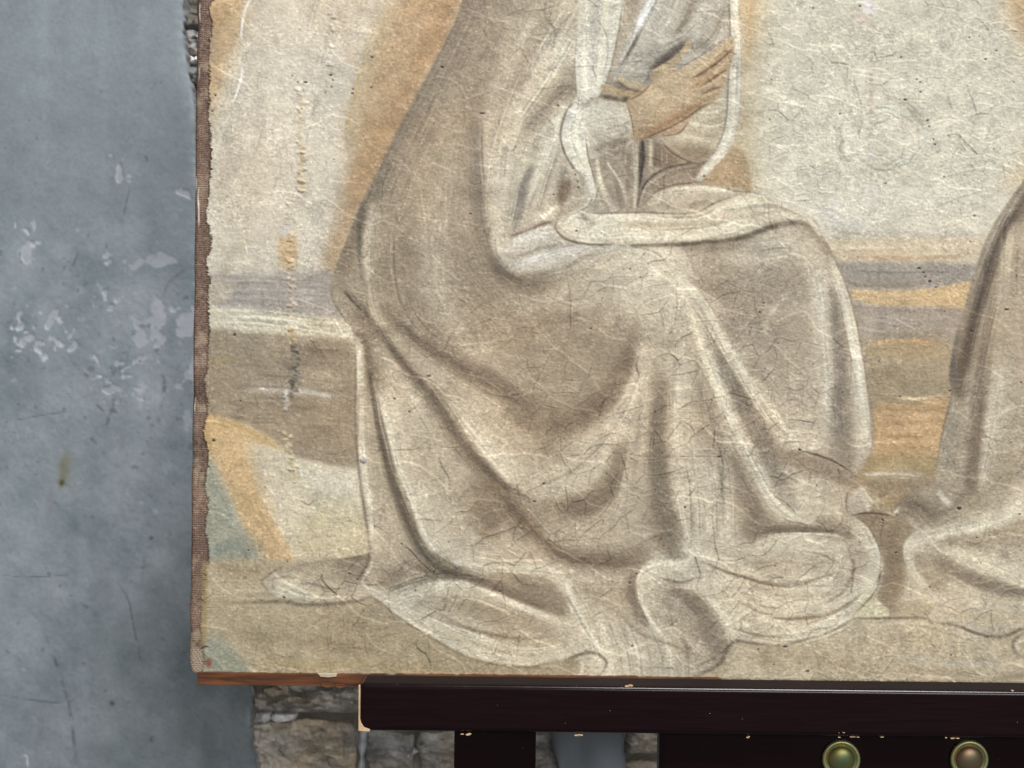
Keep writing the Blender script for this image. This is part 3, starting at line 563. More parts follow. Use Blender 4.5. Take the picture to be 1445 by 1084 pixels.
    S([(985, 785), (970, 805), (945, 812)], 7, (150, 138, 121), .6)
    S([(950, 812), (1000, 818), (1040, 830)], 9, (206, 196, 174), .6, 1, .8, .15)
    S([(915, 830), (950, 845), (985, 880)], 7, (206, 197, 176), .55, 1, .8, .15)
    S([(996, 838), (1016, 864), (1034, 892)], [4, 6, 5], LL, .7, .9, .9, .25)
    FF([(820, 860), (880, 850), (930, 890), (990, 920), (1010, 940), (985, 985), (850, 985), (835, 910)], (190, 177, 153), 8, .75)
    for k in range(9): S([(842 + k * 14, 868 + k * 3), (858 + k * 14, 915), (866 + k * 13, 965)], 6, [LL, (176, 162, 138), L][k % 3], .5, 1, .9, .2)
    S([(920, 870), (960, 880), (990, 900)], 9, (150, 136, 117), .5)
    S([(838, 840), (870, 850), (890, 870)], 10, (178, 164, 141), .5)
    P.clip = None
    S([(1100, 911), (1060, 907), (1036, 905), (1026, 918), (1016, 936), (992, 950), (966, 958)], [2, 3, 3, 4, 4, 4, 3], (104, 92, 78), .75)
    S([(1102, 909), (1160, 897), (1204, 872)], 3, (120, 108, 86), .6); S([(1120, 912), (1170, 897), (1214, 874)], 4, LL, .6, .9, .6, .2)
    P.clip = fig
    # hem on the ground, left
    FF([(530, 846), (570, 826), (640, 817), (700, 828), (800, 870), (815, 915), (800, 930), (745, 940), (700, 937), (640, 916), (570, 874)], (202, 191, 166), 2.5, .9)
    S([(600, 845), (680, 858), (780, 885)], [10, 17, 14], (158, 143, 119), .7, 1, .4)
    S([(680, 880), (740, 905), (800, 900)], 14, (182, 168, 142), .5)
    S([(540, 846), (590, 826), (645, 822), (700, 842), (756, 866), (808, 882)], [3, 6, 7, 8, 8, 4], LL, .75, .9, .7, .2)
    for k in range(5): S([(545 + 6 * k, 856 - k), (600 + 6 * k, 890 - 5 * k), (670 + 4 * k, 916 - 5 * k), (740, 931 - 5 * k), (806, 922 - 5 * k)], 4, [LL, (182, 167, 138), L][k % 3], .65, .9, .8, .25)
    FF([(640, 812), (700, 826), (760, 820), (800, 822), (808, 868), (770, 865), (720, 842)], (145, 131, 111), 4, .75)
    S([(640, 806), (700, 830), (780, 862)], [4, 8, 6], (118, 105, 89), .7)
    S([(660, 800), (720, 800), (775, 803), (796, 815), (808, 845), (816, 880)], [3, 5, 6, 7, 7, 4], LL, .75, .9, .7, .2)
    S([(690, 812), (750, 815), (785, 835)], 7, (176, 163, 140), .5)
    S([(786, 812), (806, 842), (830, 890), (848, 926), (858, 942)], [4, 6, 6, 5, 3], LL, .85, .8, .9, .35)
    S([(800, 815), (830, 860), (850, 900)], 8, (180, 166, 142), .5)
    FF([(820, 985), (815, 930), (835, 922), (856, 934), (852, 985)], (200, 188, 162), 2, .8)
    P.clip = None
    S([(790, 938), (812, 926), (838, 921), (855, 933), (853, 944), (846, 952)], [2, 3, 3, 3, 2], (100, 90, 74), .75)
    S([(800, 950), (808, 938), (818, 930)], 9, (146, 132, 107), .6)
    S([(532, 847), (560, 869), (600, 894), (650, 923), (700, 938), (745, 941), (790, 934)], 2.5, (124, 110, 88), .55)
    P.clip = fig
    # inner folds of the spread skirt
    for q, w, col, a in [([(985, 790), (1040, 812), (1110, 826), (1190, 806)], [2, 4, 4, 2], (128, 114, 95), .75), ([(1000, 800), (1050, 824), (1120, 838)], [3, 6, 4], LL, .8), ([(1045, 850), (1100, 872), (1170, 866), (1222, 834)], [2, 3.5, 3.5, 2], (134, 120, 99), .75),
        ([(1050, 860), (1105, 884), (1170, 880)], [3, 6, 4], LL, .8), ([(1195, 770), (1205, 800), (1192, 832), (1160, 856)], [2, 3.5, 3, 2], (132, 118, 99), .75), ([(1120, 775), (1160, 782), (1192, 800)], [2, 3, 2], (138, 124, 104), .65), ([(1030, 885), (1075, 897), (1120, 897)], [2, 3, 2], (140, 126, 104), .6),
        ([(930, 815), (960, 822), (985, 815)], [2, 3, 2], (138, 124, 106), .7), ([(870, 862), (900, 890), (935, 905), (985, 925)], [2, 4, 4, 2], (140, 126, 106), .7), ([(850, 880), (880, 912), (930, 938)], [2, 4, 3], LL, .8), ([(600, 868), (660, 886), (730, 900), (800, 896)], [2, 3.5, 3.5, 2], (144, 130, 107), .7)]:
        S(q, w, col, a, .9, .3, .15)
    for q, w, col, a in [([(1010, 775), (1080, 798), (1170, 792)], [5, 9, 5], (166, 152, 130), .55), ([(1030, 815), (1100, 838), (1170, 838), (1205, 815)], [4, 8, 8, 3], (170, 156, 132), .55), ([(1060, 800), (1110, 816), (1160, 812)], 6, LL, .5),
        ([(1020, 860), (1080, 884), (1140, 880), (1200, 850)], [3, 7, 7, 3], (172, 157, 131), .5), ([(1090, 770), (1140, 778), (1185, 778)], 6, L, .5), ([(960, 800), (1000, 806), (1050, 806)], 5, (176, 163, 140), .5), ([(1000, 790), (1040, 792), (1075, 782)], 7, L, .5)]:
        S(q, w, col, a, .95, .5, .1)
    # tail of cloth and the crossing folds
    FF([(372, 822), (405, 806), (470, 790), (516, 786), (505, 818), (530, 842), (500, 850), (430, 852), (384, 839)], (186, 173, 147), 2, .95)
    S([(376, 818), (410, 815), (440, 824), (470, 832), (500, 826)], [2, 3, 3, 3, 2], (108, 95, 78), .7)
    S([(392, 828), (430, 840), (490, 842)], 5, LL, .6, .9, .6, .15)
    S([(385, 824), (410, 818), (440, 820)], 7, (198, 187, 158), .7)
    S([(400, 798), (455, 788), (500, 786), (520, 774)], [3, 5, 5, 3], (112, 98, 80), .75)
    FF([(472, 794), (520, 778), (514, 806), (498, 822), (478, 812)], (128, 114, 96), 4, .7)
    S([(440, 812), (470, 806), (490, 812)], 8, (186, 172, 146), .6)
    S([(521, 776), (518, 796), (505, 818)], [3, 4, 3], (92, 80, 68), .7)
    S([(528, 780), (524, 800), (512, 822), (526, 834), (538, 844)], [5, 5, 3, 4, 3], LL, .7, .9, .6, .2)
    S([(500, 836), (470, 836), (430, 834)], 8, (186, 174, 149), .6, 1, .5)
    FF([(540, 812), (575, 782), (602, 792), (625, 812), (580, 824), (540, 838)], (150, 135, 113), 4, .75)
    S([(585, 796), (600, 806), (618, 814)], 5, (104, 90, 76), .7)
    S([(535, 840), (580, 823), (640, 815), (700, 824)], [3, 4, 4, 3], (104, 92, 78), .65)
    P.clip = None
    S([(400, 800), (384, 808), (370, 821), (382, 837)], [2, 2.5, 2.5, 2], (112, 99, 82), .6)
    S([(320, 851), (400, 849), (430, 854), (500, 849), (524, 843), (545, 858)], [3, 4, 4, 4, 3, 3], (110, 97, 80), .7)
    S([(501, 478), (502, 525), (502, 600), (506, 660), (514, 720), (521, 770), (518, 792)], [2, 3, 3, 3, 3, 3, 3], (108, 96, 82), .7, 1)
    S([(466, 402), (471, 427), (490, 456)], 2, (110, 100, 88), .6)
    P.clip = fig
    P.gain = 1.; P.hatch(BODY_FOLDS); P.glow = True
    # ---------------- sleeve, sash, breast ----------------
    F([(800, 145), (770, 175), (735, 260), (715, 335), (780, 320), (800, 300), (830, 285), (835, 250), (800, 215)], (188, 177, 157), 6, .85)
    for q, w, col, a in [
        ([(797, 150), (774, 208), (752, 270), (742, 305)], 6, LL, .75), ([(778, 165), (748, 222), (728, 280), (716, 335)], 7, L, .75),
        ([(716, 200), (710, 280), (704, 345)], 7, (200, 189, 168), .7), ([(790, 205), (772, 250), (760, 300)], 6, L, .7),
        ([(752, 232), (738, 265), (728, 310), (722, 330)], [5, 9, 9, 5], (136, 128, 118), .8), ([(765, 185), (745, 235)], 5, (160, 149, 132), .6),
        ([(798, 230), (790, 270), (775, 290)], 7, (150, 139, 122), .7), ([(752, 310), (770, 304), (784, 290)], [3, 5, 3], LL, .8),
        ([(780, 175), (776, 200)], 5, (168, 156, 138), .5), ([(700, 330), (702, 355), (712, 372)], 8, (205, 196, 174), .7)]:
        S(q, w, col, a, .9, .7, .15)
    S([(718, 334), (745, 326), (762, 318), (782, 312)], [3, 3, 4, 4], (112, 94, 76), .85)
    S([(690, 352), (702, 376), (724, 392), (750, 400), (772, 396)], [8, 8, 7, 6, 4], (116, 104, 91), .75)
    S([(700, 360), (716, 380)], 7, (140, 138, 134), .5)
    # pleats over the near lap
    F([(712, 345), (780, 320), (795, 338), (840, 346), (900, 346), (860, 360), (800, 378), (735, 384), (712, 374)], (191, 183, 167), 4, .85)
    S([(722, 376), (760, 364), (800, 352), (850, 345), (896, 346)], [5, 7, 7, 6, 4], (214, 212, 204), .8, .9, .6, .2)
    S([(722, 342), (752, 332), (782, 322)], [5, 8, 7], (208, 204, 192), .8, .9, .6, .15)
    S([(722, 366), (765, 350), (810, 344)], 4, (150, 140, 124), .7)
    S([(742, 396), (790, 384), (824, 364), (852, 352)], [4, 6, 5, 3], (146, 134, 117), .65)
    S([(770, 392), (815, 378), (850, 358)], 5, (198, 188, 168), .6, 1, .6)
    # breast
    F([(868, 110), (885, 60), (915, -20), (950, -240), (1035, -240), (1028, 20), (1026, 130), (985, 155), (860, 150)], (177, 170, 156), 4, .95)
    for q, w, col, a in [
        ([(945, -60), (925, 0), (903, 40), (884, 80), (866, 115)], 7, (200, 196, 186), .75), ([(930, -20), (912, 14), (897, 40)], 5, (234, 233, 228), .85),
        ([(905, 42), (884, 80), (866, 108)], 3, (108, 99, 88), .75), ([(965, -30), (940, 30), (912, 58)], 7, (196, 190, 176), .75),
        ([(990, -60), (972, 20), (945, 58)], [6, 8, 6], (140, 129, 112), .7), ([(1000, 0), (975, 45), (930, 70)], 7, (186, 178, 162), .65),
        ([(1022, 10), (1002, 50), (972, 75)], [6, 9, 6], (136, 126, 110), .7), ([(1024, 30), (1008, 65), (985, 85)], 5, (188, 181, 165), .7),
        ([(880, 100), (910, 82), (940, 72)], 12, (182, 175, 160), .6), ([(868, 122), (890, 112), (915, 104)], 6, (158, 149, 133), .6)]:
        S(q, w, col, a, .9, .7, .15)
    S([(972, 54), (950, 76), (928, 95), (914, 116)], [4, 9, 10, 7], (78, 70, 63), .85)
    # belly below the arms
    F([(828, 222), (895, 200), (930, 195), (990, 230), (1010, 262), (960, 300), (838, 300)], (158, 145, 127), 4, .95)
    for q, w, col, a in [
        ([(842, 224), (848, 260), (866, 299)], [3, 5, 5], L, .75), ([(856, 228), (876, 262), (884, 296)], [2, 4, 4], LL, .7),
        ([(838, 260), (845, 285), (852, 299)], 5, (184, 172, 150), .6), ([(896, 200), (898, 255), (894, 296)], 4, L, .75),
        ([(868, 250), (878, 296)], 4, (128, 115, 99), .7), ([(888, 215), (886, 270)], 4, (136, 122, 105), .7),
        ([(907, 196), (907, 225), (904, 250), (899, 296)], [5, 5, 3, 2], (74, 66, 58), .85), ([(918, 198), (918, 235)], 3, (196, 184, 158), .75),
        ([(926, 200), (925, 235)], 3, (96, 84, 72), .8)]:
        S(q, w, col, a, .9, .4, .1, ends=.05)
    F([(930, 204), (945, 214), (958, 230), (928, 236)], (128, 112, 94), 2, .8); S([(934, 210), (934, 230)], 1.5, (178, 162, 136), .7); S([(941, 216), (941, 231)], 1.5, (178, 162, 136), .7)
    F([(902, 285), (905, 262), (930, 240), (1000, 229), (988, 246), (950, 262), (920, 275)], (143, 130, 113), 2, .9)
    S([(903, 290), (915, 262), (945, 245), (990, 236)], 4, (190, 180, 160), .6, 1, .7, .15)
    S([(899, 290), (910, 260), (935, 240), (970, 231), (1000, 228)], 2.2, (88, 77, 66), .85)
    F([(912, 282), (935, 268), (985, 262), (1048, 270), (1010, 284), (985, 300), (930, 300)], (190, 180, 160), 2, .9)
    S([(925, 290), (965, 292), (1005, 282)], 7, (152, 139, 121), .7)
    S([(935, 272), (990, 266), (1040, 272)], 4, LL, .65, .9, .6, .2)
    S([(905, 292), (930, 268), (970, 258), (1000, 258)], 2, (112, 99, 84), .7)
    # cuffs
    F([(840, 141), (885, 142), (893, 170), (896, 200), (868, 211), (832, 224), (824, 190), (830, 160)], (194, 185, 166), 1.5, .98)
    S([(834, 215), (862, 205), (894, 194)], [10, 11, 8], (140, 126, 108), .75)
    S([(835, 190), (862, 184), (888, 176)], 9, (178, 166, 146), .5)
    S([(842, 144), (866, 143), (886, 146)], 4, LL, .75, .9, .5, .15)
    F([(975, 165), (1020, 130), (1024, 178), (1012, 214), (988, 230), (955, 222), (932, 202), (930, 194), (958, 188)], (186, 175, 152), 1.5, .98)
    F([(932, 200), (960, 205), (1012, 212), (988, 232), (955, 224)], (132, 117, 97), 5, .8)
    for k in range(6): S([(984 - 6 * k, 158 + 8 * k), (1002, 160 + 10 * k), (1022, 154 + 11 * k)], 3, [LL, (168, 155, 130)][k % 2], .6 - .05 * k, .9, .4, .2)
    S([(931, 198), (952, 218), (985, 231), (1010, 222)], 2, (88, 76, 64), .75)
    # ---------------- veil ribbons and sash ----------------
    F([(985, 256), (1012, 236), (1036, 205), (1046, 150), (1046, 60), (1040, -60), (1010, -240), (985, -240), (1022, -60), (1030, 40), (1028, 110), (1024, 172), (1012, 208), (990, 238)], (201, 197, 182), 1.2, .98)
    S([(1034, -60), (1040, 60), (1038, 140), (1030, 190), (1008, 228), (985, 252)], 4, LL, .7, .9, .7, .2)
    S([(1026, -60), (1030, 40), (1028, 110), (1024, 172), (1012, 208), (992, 236)], 2, (116, 106, 92), .65)
    S([(1046, 60), (1046, 150), (1036, 205), (1012, 236)], 1.6, (150, 136, 112), .6)
    F([(840, -240), (895, -240), (882, -10), (872, 50), (862, 95), (853, 124), (838, 145), (828, 168), (826, 192), (830, 220), (837, 250), (839, 276), (828, 290), (818, 296), (826, 272), (824, 252), (808, 236), (796, 214), (792, 190), (796, 164), (808, 148), (813, 132), (811, 92), (815, 40), (820, -10)], (202, 196, 180), 1.1, .98)
    for q in ([(832, -60), (826, 40), (824, 110), (828, 140)], [(862, -60), (850, 40), (846, 100), (836, 138)], [(812, 160), (804, 190), (814, 225), (832, 248)], [(826, 150), (814, 180), (818, 210), (834, 245)]):
        S(q, 5, LL, .7, .9, .9, .2)
    S([(845, -40), (838, 40), (836, 100)], 8, (184, 178, 164), .5, 1, .6)
    S([(840, 25), (854, 45), (858, 75), (850, 110)], 1.2, (140, 130, 114), .6)
    S([(814, 50), (811, 92), (814, 134), (820, 142)], 1.6, (128, 118, 104), .6)
    S([(880, 0), (872, 50), (862, 95), (852, 126), (838, 146)], 2, (122, 112, 98), .6)
    S([(814, 143), (802, 152), (794, 172), (791, 192), (796, 214), (808, 235), (824, 252)], 2.2, (98, 88, 76), .75)
    S([(826, 190), (830, 220), (838, 252), (840, 272)], 1.6, (110, 98, 84), .6)
    S([(818, 140), (826, 148), (842, 134)], 4, (140, 130, 116), .6)
    # loop of the ribbon
    F([(795, 252), (806, 250), (822, 256), (834, 272), (826, 290), (805, 300), (790, 308), (787, 300), (800, 286), (806, 268)], (172, 160, 140), 2, .9)
    F([(790, 258), (802, 254), (806, 264), (800, 282), (790, 292), (786, 280)], (120, 104, 84), 2.5, .85)
    S([(836, 250), (840, 272), (832, 288), (812, 299), (792, 307)], [3, 4, 4, 3, 2], LL, .8, .9, .5, .2)
    S([(838, 276), (828, 292), (808, 301)], 1.6, (108, 95, 80), .6)
    F([(787, 312), (800, 302), (818, 297), (842, 302), (900, 301), (960, 303), (990, 299), (1012, 286), (1042, 276), (1072, 273), (1102, 285), (1140, 304), (1156, 322), (1157, 334), (1150, 326), (1132, 311), (1092, 315), (1042, 333), (965, 343), (900, 344), (832, 343), (800, 336), (786, 322)], (201, 191, 169), 1.1, .98)
    for q in ([(800, 318), (840, 325), (920, 326), (1000, 322), (1060, 305), (1110, 298)], [(820, 335), (900, 337), (980, 335), (1060, 318)], [(850, 306), (920, 308), (985, 308), (1030, 288), (1075, 280)], [(1020, 295), (1060, 290), (1100, 292), (1140, 308)]):
        S(q, 5, LL, .6, .9, .9, .22)
    S([(870, 316), (940, 318), (1010, 312)], 4, (178, 164, 138), .5, 1, .7, .1); S([(1040, 305), (1080, 300)], 8, (180, 167, 144), .5, 1, .5)
    S([(818, 300), (830, 312), (842, 318)], 4, (140, 126, 108), .6)
    S([(795, 320), (804, 308), (816, 306)], 3, LL, .8, .8, .5, .3); S([(792, 318), (805, 330), (830, 338)], 3, LL, .7, .8, .5, .2)
    S([(787, 308), (784, 322), (798, 337), (830, 345), (870, 345)], 2.2, (92, 80, 66), .75)
    S([(818, 296), (842, 301), (900, 300), (960, 302), (990, 298)], 1.4, (116, 102, 86), .65)
    S([(985, 300), (1012, 285), (1042, 275)], 1.4, (120, 106, 88), .6); S([(1000, 258), (1040, 270), (1072, 272), (1102, 284), (1140, 303), (1157, 322), (1160, 336)], 1.5, (112, 95, 74), .6)
    S([(870, 346), (940, 346), (1000, 342), (1046, 336), (1090, 320), (1130, 315), (1150, 330)], [2, 3, 4, 4, 5, 5, 4], (98, 87, 74), .85)
    S([(960, 352), (1020, 350), (1060, 344)], 6, (134, 120, 103), .6)
    S([(880, 348), (905, 350), (930, 360), (950, 384)], 2, (128, 114, 97), .4)
    # ---------------- hands ----------------
    sk = (181, 160, 130)
    S([(858, 112), (872, 122), (892, 128), (912, 122)], 9, (112, 98, 82), .6)
    S([(852, 124), (866, 128), (884, 134), (908, 128)], [6, 7, 7, 6], (172, 152, 118), .95, .35, ends=0)
    S([(846, 135), (872, 140), (896, 142)], 4, (87, 68, 53), .85)
    S([(875, 110), (888, 118), (908, 123)], [4, 5.5, 5], (175, 160, 131), .98, .3, ends=0)
    S([(872, 116), (888, 126), (906, 130)], 2, (98, 78, 59), .7)
    F([(930, 188), (945, 180), (966, 166), (974, 164), (970, 176), (958, 187), (936, 192)], (178, 155, 127), 1, 1); S([(936, 192), (958, 188), (972, 172)], 1.5, (104, 80, 63), .7)
    S([(972, 60), (966, 72), (950, 88), (925, 106)], [4.5, 6, 8, 10], (175, 156, 126), 1, .3, ends=0)
    F([(884, 143), (905, 132), (922, 114), (945, 98), (962, 97), (985, 84), (1005, 72), (1024, 56), (1033, 53), (1036, 62), (1035, 78), (1030, 96), (1025, 112), (1020, 126), (1008, 142), (988, 152), (960, 171), (925, 188), (897, 199), (891, 172)], sk, .9, 1)
    F([(896, 199), (892, 180), (930, 172), (965, 150), (1005, 130), (1018, 126), (1006, 143), (985, 154), (958, 172), (925, 189)], (156, 134, 104), 4, .7)
    S([(905, 150), (940, 125), (985, 98)], 10, (191, 172, 141), .6, 1, .4)
    S([(960, 100), (990, 86), (1026, 58)], 4, (196, 177, 150), .6)
    S([(1034, 68), (1015, 86), (992, 102), (975, 112)], [1.6, 2.3, 2.3, 1.4], (112, 82, 63), .75, .8)
    S([(1028, 96), (1010, 108), (988, 122)], [1.6, 2.3, 1.5], (115, 85, 64), .7, .8)
    S([(1020, 122), (1005, 126), (990, 134)], [1.6, 2.3, 1.5], (115, 85, 64), .7, .8)

    for q in ([(972, 106), (1000, 88), (1029, 62)], [(985, 115), (1010, 100), (1031, 82)], [(990, 125), (1008, 115), (1024, 104)], [(988, 137), (1002, 132), (1015, 128)]): S(q, 3.2, (210, 187, 148), .55, .7)
    S([(900, 192), (930, 180), (965, 160), (1000, 140)], [4, 6, 6, 3], (142, 108, 78), .5)
    S([(1010, 98), (985, 118), (970, 128)], 4, (160, 126, 94), .5); S([(905, 138), (930, 116), (958, 102)], 6, (212, 186, 152), .5)
    S([(884, 143), (905, 132), (920, 116)], 1.6, (98, 76, 59), .7); S([(956, 98), (966, 92), (990, 78), (1022, 57)], 1.2, (114, 87, 70), .6)
    S([(897, 199), (925, 189), (960, 172), (988, 153), (1008, 143)], 1.8, (102, 78, 59), .7)
    S([(886, 146), (892, 172), (896, 199)], 1.3, (114, 89, 66), .6)
    S([(955, 150), (930, 168), (905, 184)], 6, (168, 146, 115), .5); S([(925, 130), (955, 112)], 8, (187, 166, 136), .4)
    P.clip = None
    # little folds between the two figures
    F([(1196, 702), (1216, 688), (1232, 716), (1204, 727)], (190, 180, 162), 2, .85)
    S([(1214, 684), (1228, 700), (1248, 722)], [2, 4, 3], LL, .85, .8, .6, .3); S([(1222, 690), (1245, 708), (1262, 690)], 4, (176, 158, 124), .5)
    S([(1198, 728), (1226, 724), (1260, 727), (1268, 720)], [1.5, 2, 2, 1.5], (84, 72, 60), .75)
    S([(1196, 690), (1194, 715), (1200, 727)], 2, (110, 97, 84), .6)
    S([(1250, 722), (1262, 726), (1270, 714)], 3, L, .6)
    F([(1224, 840), (1240, 848), (1256, 868), (1230, 872), (1202, 870)], (206, 196, 165), 1.3, .95)
    S([(1198, 871), (1230, 873), (1300, 872), (1316, 880)], [2, 2.5, 3, 2], (100, 86, 70), .6)
    S([(1244, 800), (1236, 832), (1204, 868)], 2.5, (112, 97, 78), .6); S([(1200, 722), (1226, 744), (1241, 774), (1246, 800)], 2, (114, 100, 84), .5)
    return P, fig, right


def age_picture(P, fig, right):
    """ageing: weave, craquelure, losses, scratches"""
    R = P.rng
    H, W = P.H, P.W
    yy = (np.arange(H) + P.y0)[:, None]; xx = (np.arange(W) + P.x0)[None, :]
    body = np.clip(fig + right, 0, 1)
    # uneven tone, thread and grain
    skyr = np.clip((xx - 1050) / 40., 0, 1) * np.clip((330 - yy) / 40., 0, 1)
    P.c *= (1 + (.020 - .012 * skyr) * P.fbm(90, 3) + .022 * P.fbm(16, 3))[..., None]
    warm = .008 * P.fbm(120, 2) * (1 - skyr)
    P.c[..., 0] *= 1 + warm; P.c[..., 2] *= 1 - warm
    thr = .5 * P.noise(6, 1.2) + .5 * P.noise(1.2, 6)
    gr = R.standard_normal((H, W)).astype(np.float32); gr = .45 * gr + 1.0 * P.noise(2.3, 1.8) + .55 * P.noise(3.8, 2.4) + .4 * P.noise(1.5, 3.2); gr /= gr.std()
    strength = .030 + .012 * np.clip(P.fbm(70, 2), -1, 1.5)
    P.c *= (1 + strength * thr + (.042 + .012 * np.clip(P.fbm(50, 2), -1, 1)) * gr)[..., None]
    P.c += (np.clip(gr - 1.6, 0, 2) * 10)[..., None]                      # bright nubs of thread
    P.h += .06 * thr + .07 * gr + .03 * P.fbm(5, 2)
    P.h += .3 * P.fbm(70, 2)                                        # slack, slightly wavy cloth
    # craquelure: nets of curled plates, stronger on the thick paint
    thick = np.clip(.55 + .25 * P.fbm(110, 2) + .25 * body, .2, 1.1)
    thick = P.blur(thick.astype(np.float32), 4)
    lap = np.clip(1 - np.hypot((xx - 860) / 330., (yy - 600) / 260.), 0, 1) ** .5 * fig
    cloak = fig * np.clip((700 - xx) / 60., 0, 1) * np.clip((470 - yy) / 60., 0, 1)
    low = np.clip((yy - 780) / 60., 0, 1)
    wA = np.clip(body * (.7 + .6 * lap) * (1 - .5 * cloak) + .8 * low, 0, 1); wB = skyr; wC = np.clip(1 - wA - wB, 0, 1)
    for cx, cy, ang, wp, hz, ck, where in ((34, 18, -.40, 6, .8, .21, wA), (30, 20, .10, 6, .85, .14, wB), (40, 28, -.7, 7, .55, .19, .6 * wC + .3 * cloak), (84, 52, .8, 10, .3, .12, .45 + .25 * wA)):
        e, rv, oy = P.voro(cx, cy, ang, wp)
        on = np.clip(.9 + .2 * P.fbm(80, 2), .4, 1.05) * np.clip(thick * 1.15, .4, 1.05) * where
        ln = np.exp(-(e / .8) ** 2) * on
        P.h += hz * on * .75 * np.exp(-e / 1.5) - 1.0 * hz * ln + hz * 1.3 * on * (P.blur(rv, .7) - .5) + .025 * on * oy
        P.c *= (1 - ck * ln * np.clip(.8 + .22 * P.m2, .2, 1.2))[..., None]
    # long tension cracks
    for q in ([(770, 97), (840, 92), (900, 88), (970, 90), (1030, 92)], [(500, 632), (530, 636), (560, 635), (610, 633), (665, 629), (700, 628)], [(1130, 636), (1150, 640), (1178, 652), (1200, 665)], [(380, 605), (430, 628), (470, 640), (500, 630)], [(985, 535), (1000, 530), (1045, 478)],
              [(945, 545), (936, 575), (925, 603), (914, 640)], [(1090, 640), (1040, 645), (990, 643), (920, 646), (860, 640), (780, 646)], [(1300, 561), (1340, 560), (1380, 556), (1444, 540)], [(590, 20), (640, 10), (660, 20), (680, 40), (690, 60)], [(1085, 548), (1040, 575), (1010, 600)], [(1100, 832), (1140, 830), (1200, 828)]):
        q = [(x + R.uniform(-2, 2), y + R.uniform(-2, 2)) for x, y in q]
        P.S(q, .75, (92, 80, 68), .5, .7, ends=.1, mott=.6, h=-.5)
    # the lined tear beside the left edge, filled unevenly
    for y0, y1, x, col in ((5, 45, 470, (196, 182, 165)), (66, 96, 467, (214, 206, 196)), (118, 140, 424, (212, 205, 190)), (140, 215, 423, (206, 190, 160)), (215, 270, 424, (196, 176, 145)), (275, 318, 408, (210, 200, 178)), (330, 385, 412, (198, 176, 143)), (388, 440, 412, (196, 178, 158)), (465, 485, 413, (197, 177, 136)), (486, 560, 415, (112, 108, 100)), (556, 580, 404, (196, 192, 182)), (612, 680, 405, (204, 190, 156))):
        y = y0; xo = x
        while y < y1:
            w = R.uniform(1.5, 6.5); xo = x + .7 * (xo - x) + R.uniform(-2.4, 2.4) + (y - 612) * .06 * (y0 == 612)
            u = xo + R.uniform(-3, 3)
            P.F([(u - w, y + R.uniform(-2, 1)), (u, y + R.uniform(-4, -1)), (u + w * R.uniform(.5, 1.2), y + R.uniform(-2, 2)), (u + R.uniform(-2, 2), y + R.uniform(1, 4))], np.array(col) + R.uniform(-34, 22), .8, .7, h=R.uniform(-.6, 1.3))
            if R.random() < .4: P.S([(u - w, y + 2), (u, y + 3), (u + w, y + 2)], .8, (98, 86, 74), .55, .7, h=-.6)
            y += R.uniform(1.8, 4.2)
    P.S([(356, -4), (346, 14), (341, 40), (340, 60)], 2.2, (228, 226, 222), .85, .8, h=.6); P.S([(343, 92), (338, 120), (327, 150)], [1.4, 1.8, 1.6], (230, 228, 224), .9, .8, h=.4)
    P.S([(325, 158), (312, 190), (304, 222)], 1.2, (216, 210, 200), .6); P.S([(347, 345), (349, 358)], 1.6, (226, 226, 224), .85)
    P.S([(408, 690), (420, 682), (405, 693), (424, 706), (440, 698)], 1.2, (214, 204, 180), .7, h=.6); P.S([(424, 706), (436, 712), (444, 704)], 1.2, (120, 104, 84), .6, h=.5)
    F = P.F
    F([(488, 70), (500, 62), (502, 78), (490, 90)], (206, 182, 158), 3, .5); F([(1215, 6), (1230, 0), (1236, 18), (1226, 24)], (216, 212, 212), 3, .8); F([(1205, 20), (1225, 22), (1222, 30), (1206, 30)], (206, 180, 164), 3, .5)
    for y in range(0, 300, 4):                                       # bare thread showing through a filled slit
        if R.random() < .75: F([(1228 + R.uniform(-3, 3), y), (1233, y + 1), (1231, y + 3.4), (1227, y + 3)], [(150, 130, 108), (196, 186, 172), (170, 152, 132)][R.integers(3)], .8, .5)
    F([(1224, 210), (1234, 212), (1236, 228), (1224, 226)], (206, 203, 204), 4, .35); F([(1222, 262), (1232, 262), (1236, 286), (1224, 290)], (206, 203, 204), 4, .4); F([(1172, 280), (1186, 278), (1186, 292), (1172, 292)], (208, 204, 202), 3, .45)
